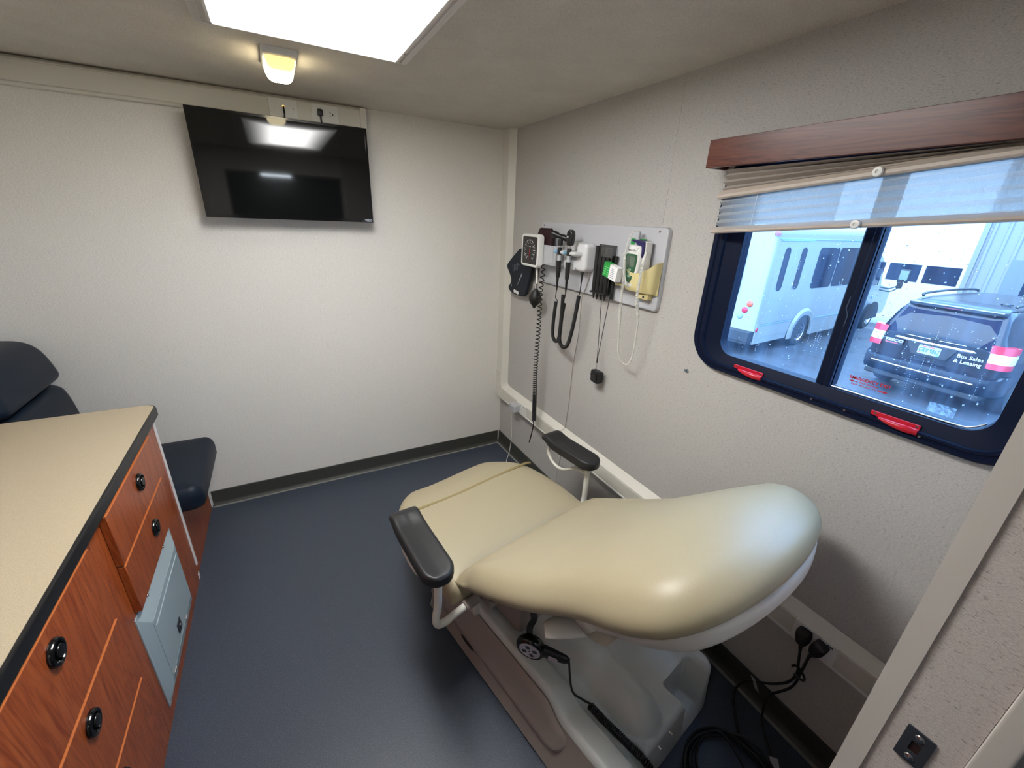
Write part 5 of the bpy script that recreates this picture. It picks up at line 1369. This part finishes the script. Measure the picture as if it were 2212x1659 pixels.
def build_van():
    # pose from the plate and lamps: heading roughly away from the window
    t = thing('minivan', 'dark navy minivan with white lettering and a license plate parked beside the bus', 'car', VAN[0], VAN[1], local=True)
    # local frame: x right, y forward, z up
    HW = .90
    def sec(y, hw, zs, zb, zr, hr, r=.10):
        """half outline: sill, belt, roof"""
        half = [(hw * .93, zs), (hw, zs + .12), (hw + .0, zb - .25), (hw * .985, zb), (hr + .06, zr - .12), (hr - .03, zr - .025), (hr - .18, zr + .005), (0, zr + .012)]
        return [(x, y, z) for x, z in half] + [(-x, y, z) for x, z in half[-2::-1]]
    m = MB()
    S = [sec(.02, .80, .48, 1.00, 1.07, .66), sec(-.03, .84, .46, 1.02, 1.10, .70), sec(.06, .87, .44, 1.06, 1.34, .72), sec(.20, HW, .42, 1.08, 1.60, .66), sec(.34, HW + .01, .40, 1.08, 1.69, .64), sec(.55, HW + .02, .38, 1.08, 1.725, .66), sec(1.4, .95, .36, 1.06, 1.75, .69), sec(2.6, .95, .36, 1.05, 1.74, .69), sec(3.3, .94, .36, 1.04, 1.66, .66), sec(3.9, .93, .36, 1.02, 1.30, .70), sec(4.3, .92, .36, .98, 1.04, .74), sec(4.9, .86, .38, .86, .90, .68), sec(5.1, .74, .42, .76, .80, .58)]
    S = S[1:]
    m.loft(S); body = m.build('body', 'veh_black', t, angle=35)
    # bumper
    m = MB(); rings = []
    prof = [(-.02, .40), (-.12, .40), (-.165, .46), (-.175, .56), (-.160, .68), (-.06, .72), (.0, .72)]
    for x, f in ((-.93, .42), (-.91, .20), (-.84, .07), (-.70, .015), (-.4, -.02), (0, -.03), (.4, -.02), (.70, .015), (.84, .07), (.91, .20), (.93, .42)):
        rings.append([(x, y + f, z) for y, z in prof])
    m.loft(rings); b = m.build('rear_bumper', 'veh_black', t, angle=30)
    m = MB().tube(smooth_path([(-.70, -.165, .575), (-.35, -.198, .575), (0, -.208, .575), (.35, -.198, .575), (.70, -.165, .575)], 5), .012, 8); m.build('bumper_strip', 'chrome', b)
    m = MB().box(-.80, .80, -.10, .15, .30, .41, .03, 2); m.build('lower_valance', 'veh_trim', b)
    # tailgate surfaces (the gate plane leans from y -.03 at z 1.08 to y .26 at z 1.62)
    def gate(x, z, off=0.0):
        y = -.035 if z < 1.02 else (-.035 + (z - 1.02) * .26 if z < 1.09 else .0 + (z - 1.09) * .43)
        return (x, y - off, z)
    m = MB(); m.loft([[gate(-.60 - .12 * (1.55 - z) / .45 * .9, z, o), gate(.60 + .12 * (1.55 - z) / .45 * .9, z, o)] for o, z in ((.020, 1.10), (.036, 1.12), (.038, 1.25), (.038, 1.40), (.036, 1.53), (.016, 1.555))], False, False, closed=False); gw = m.build('rear_window', 'van_glass', t)
    m = MB(); m.tube([gate(-.02, 1.135, .035), gate(.22, 1.128, .035)], .010, 6); m.box(-.05, .06, -.06, .0, 1.10, 1.15, .01, 1); m.build('wiper', 'veh_trim', gw)
    m = MB().prism([(-.60, .30), (.60, .30), (.62, .02), (.50, -.04), (-.50, -.04), (-.62, .02)], 1.585, 1.650, basis((0, .18, .02), (1, 0, 0), (0, 1, 0), (0, 0, 1)), bev=.015); sp = m.build('spoiler', 'veh_black', t)
    m = MB().box(-.60, .60, .125, .16, 1.655, 1.673, .004, 1); m.build('spoiler_edge', 'steel', sp)
    m = MB().box(-.12, .12, .135, .15, 1.615, 1.635, .004, 1); m.build('brake_light', plain('dark red lens', rgb(90, 20, 50), .2), sp)
    m = MB(); m.loft([[(-.78, .045, 1.058), (-.40, -.058, 1.058), (0, -.072, 1.058), (.40, -.058, 1.058), (.78, .045, 1.058)], [(-.78, .035, 1.035), (-.40, -.070, 1.035), (0, -.085, 1.035), (.40, -.070, 1.035), (.78, .035, 1.035)], [(-.78, .045, 1.012), (-.40, -.056, 1.012), (0, -.070, 1.012), (.40, -.056, 1.012), (.78, .045, 1.012)]], False, False, closed=False); m.build('chrome_strip', 'chrome', t)
    m = MB().tube(smooth_path([(-.74, .028, 1.112), (-.4, -.022, 1.108), (0, -.03, 1.106), (.4, -.022, 1.108), (.74, .028, 1.112)], 4), .008, 6); m.build('glass_edge', 'steel', t)
    # license plate in its recess
    m = MB().pillow([(-.34, .10), (.34, .10), (.24, -.12), (-.24, -.12)], [(0, 0), (.02, .006)], M=basis((.0, -.050, .925), (1, 0, 0), (0, 0, 1), (0, -1, 0))); rc = m.build('plate_recess', 'veh_trim', t)
    Pm = basis((-.005, -.060, .920), (1, 0, 0), (0, 0, 1), (0, -1, 0))
    m = MB().prism(rrect(-.150, .150, -.072, .072, .012, 3), 0, .004, Pm); pl = m.build('license_plate', 'plate', t)
    m = MB().text('GRV 9867', .082, Pm @ Matrix.Translation((0, -.008, .0045)) @ Matrix.Diagonal((.80, 1.25, 1, 1)), .0005, bold=.0012); m.build('plate_number', 'plate_ink', pl)
    m = MB().box(-.10, .06, .050, .062, .0042, .0052, M=Pm); m.box(-.142, -.112, -.060, -.048, .0042, .0052, M=Pm); m.build('plate_print', 'plate_red', pl)
    m = MB().box(.108, .142, -.062, -.046, .0042, .0052, M=Pm); m.build('plate_sticker', plain('teal sticker', rgb(40, 170, 170), .5), pl)
    # lettering
    Tm = basis((.50, -.054, .905), V((1, .10, 0)).normalized(), (0, 0, 1), V((.10, -1, 0)).normalized())
    m = MB().text('Bus Sales', .085, Tm @ Matrix.Translation((.01, .040, .004)), .0006, bold=.0011); m.text('& Leasing', .085, Tm @ Matrix.Translation((.0, -.045, .004)), .0006, bold=.0011); m.build('lettering', 'veh_print', t)
    Tl = basis((-.535, -.046, .955), V((1, -.10, 0)).normalized(), (0, 0, 1), V((-.10, -1, 0)).normalized())
    m = MB().prism(rrect(-.165, .155, -.055, .05, .008, 2), 0, .002, Tl); em = m.build('dealer_badge', 'black', t)
    m = MB().text('TESCO', .075, Tl @ Matrix.Translation((0, .010, .003)) @ Matrix.Diagonal((1.25, .8, 1, 1)), .0006, bold=.003, shear=.25); m.build('badge_name', 'veh_print', em)
    m = MB().text('tescobus.com', .036, Tl @ Matrix.Translation((-.02, -.034, .003)), .0004, bold=.0008); m.build('badge_address', plain('red print', rgb(200, 90, 90), .5), em)
    # tail lamps wrapping the corners
    for sg in (-1, 1):
        def lamp(z0, z1, mt, w0, w1, nm):
            m = MB(); rings = []
            for z in (z0, (z0 + z1) / 2, z1):
                f = (z - .84) / .36; xi = w0 + (w1 - w0) * f
                rings.append([(sg * xi, -.068 + .02 * f, z), (sg * (xi + .09), -.066 + .02 * f, z), (sg * .905, -.02 + .04 * f, z), (sg * .945, .06 + .05 * f, z), (sg * .93, .22, z), (sg * .70, .10, z)])
            m.loft(rings); m.build(nm, mt, t)
        lamp(.845, .935, 'tail_red', .715, .69, 'tail_light'); lamp(.9355, 1.085, 'veh_print', .715, .69, 'reverse_light'); lamp(1.0855, 1.20, 'tail_red', .715, .68, 'tail_light')
        m = MB(); m.loft([[(sg * .78, .22, 1.06), (sg * .70, .36, 1.58)], [(sg * .955, .60, 1.08), (sg * .74, .66, 1.60)], [(sg * .96, 3.1, 1.06), (sg * .74, 2.9, 1.60)]], False, False, closed=False); m.build('side_window', 'veh_glass', t)
        m = MB().tube(smooth_path([(sg * .58, .50, 1.735), (sg * .61, .62, 1.775), (sg * .64, 1.6, 1.80), (sg * .63, 2.5, 1.79), (sg * .60, 2.62, 1.745)], 5), .022, 8); m.build('roof_rail', 'veh_trim', t)
        wheel_local(t, sg * .93, .85); wheel_local(t, sg * .93, 3.9)
    m = MB().lathe([(.0001, 0), (.075, 0), (.07, .02), (.0001, .035)], basis((.40, .75, 1.735), (1, 0, 0), (0, 1, 0), (0, 0, 1)), 18); m.build('roof_antenna', 'veh_black', t)
def wheel_local(parent, x, y):
    sg = 1 if x > 0 else -1; r = .34
    M = basis((x, y, r), (0, 1, 0), (0, 0, 1), (sg, 0, 0)) if sg > 0 else basis((x, y, r), (0, -1, 0), (0, 0, 1), (sg, 0, 0))
    m = MB().lathe([(r * .60, -.22), (r * .94, -.22), (r, -.18), (r, -.04), (r * .94, 0), (r * .64, .004), (r * .60, -.03), (r * .60, -.22)], M, 28); t = m.build('tyre', 'tyre', parent)
    m = MB().lathe([(.0001, -.02), (r * .2, -.01), (r * .55, -.03), (r * .62, 0), (r * .62, -.10), (.0001, -.10)], M, 24); m.build('wheel_hub', 'steel', t)
VAN = ((8.19, -.125, ZG), -1.65)

# ------------------------------------------------------------------ light, sky, camera
def build_light():
    w = bpy.data.worlds.new('overcast sky'); SC.world = w; w.use_nodes = True; t = w.node_tree; t.nodes.clear()
    o = t.nodes.new('ShaderNodeOutputWorld'); b = t.nodes.new('ShaderNodeBackground')
    tc = t.nodes.new('ShaderNodeTexCoord'); sp = t.nodes.new('ShaderNodeSeparateXYZ'); r = t.nodes.new('ShaderNodeValToRGB')
    t.links.new(tc.outputs['Generated'], sp.inputs[0]); t.links.new(sp.outputs[2], r.inputs[0])
    r.color_ramp.elements[0].position = 0; r.color_ramp.elements[0].color = (.26, .54, 1.0, 1)
    r.color_ramp.elements[1].position = 1; r.color_ramp.elements[1].color = (.30, .58, 1.0, 1)
    t.links.new(r.outputs[0], b.inputs[0]); b.inputs[1].default_value = SKY
    t.links.new(b.outputs[0], o.inputs[0])
    # brightest part of the overcast sky, behind this vehicle and high up
    s = bpy.data.lights.new('daylight', 'SUN'); s.energy = SUN; s.angle = radians(70); s.color = (1, .99, .96)
    so = bpy.data.objects.new('daylight', s); COL.objects.link(so)
    so.rotation_euler = V((-1.0, .25, .85)).to_track_quat('Z', 'Y').to_euler()
SUN = 4.5
SKY = 12.0
def build_camera():
    f, yaw, pitch, roll = 896.4165, .5097, .3769, .0437
    F = V((sin(yaw) * cos(pitch), cos(yaw) * cos(pitch), -sin(pitch))); R = V((cos(yaw), -sin(yaw), 0)); U = R.cross(F)
    R2 = R * cos(roll) + U * sin(roll); U2 = -R * sin(roll) + U * cos(roll)
    cam = bpy.data.cameras.new('camera'); cam.sensor_fit = 'HORIZONTAL'; cam.sensor_width = 36; cam.lens = f / 2212 * 36
    cam.clip_start = .02; cam.clip_end = 200
    o = bpy.data.objects.new('camera', cam); COL.objects.link(o)
    m = Matrix((R2, U2, -F)).transposed().to_4x4(); m.translation = V((-1.3993, -2.6821, 1.7042)); o.matrix_world = m
    SC.camera = o
def main():
    build_materials()
    build_room(); build_ceiling_lights(); build_back_wall(); build_right_raceway(); build_window(); build_strike()
    build_cabinets(); build_bench(); build_chair(); build_hand_control(); build_power_cords()
    build_board(); build_gauge(); build_diagnostic_set(); build_specula(); build_thermometer()
    build_outside(); build_bus(); build_van()
    build_light(); build_camera()
    vs = SC.view_settings; vs.view_transform = 'Standard'; vs.look = 'None'; vs.gamma = 1; vs.exposure = EXPOSURE; vs.use_curve_mapping = False
    SC.display_settings.display_device = 'sRGB'
EXPOSURE = 0.0
main()
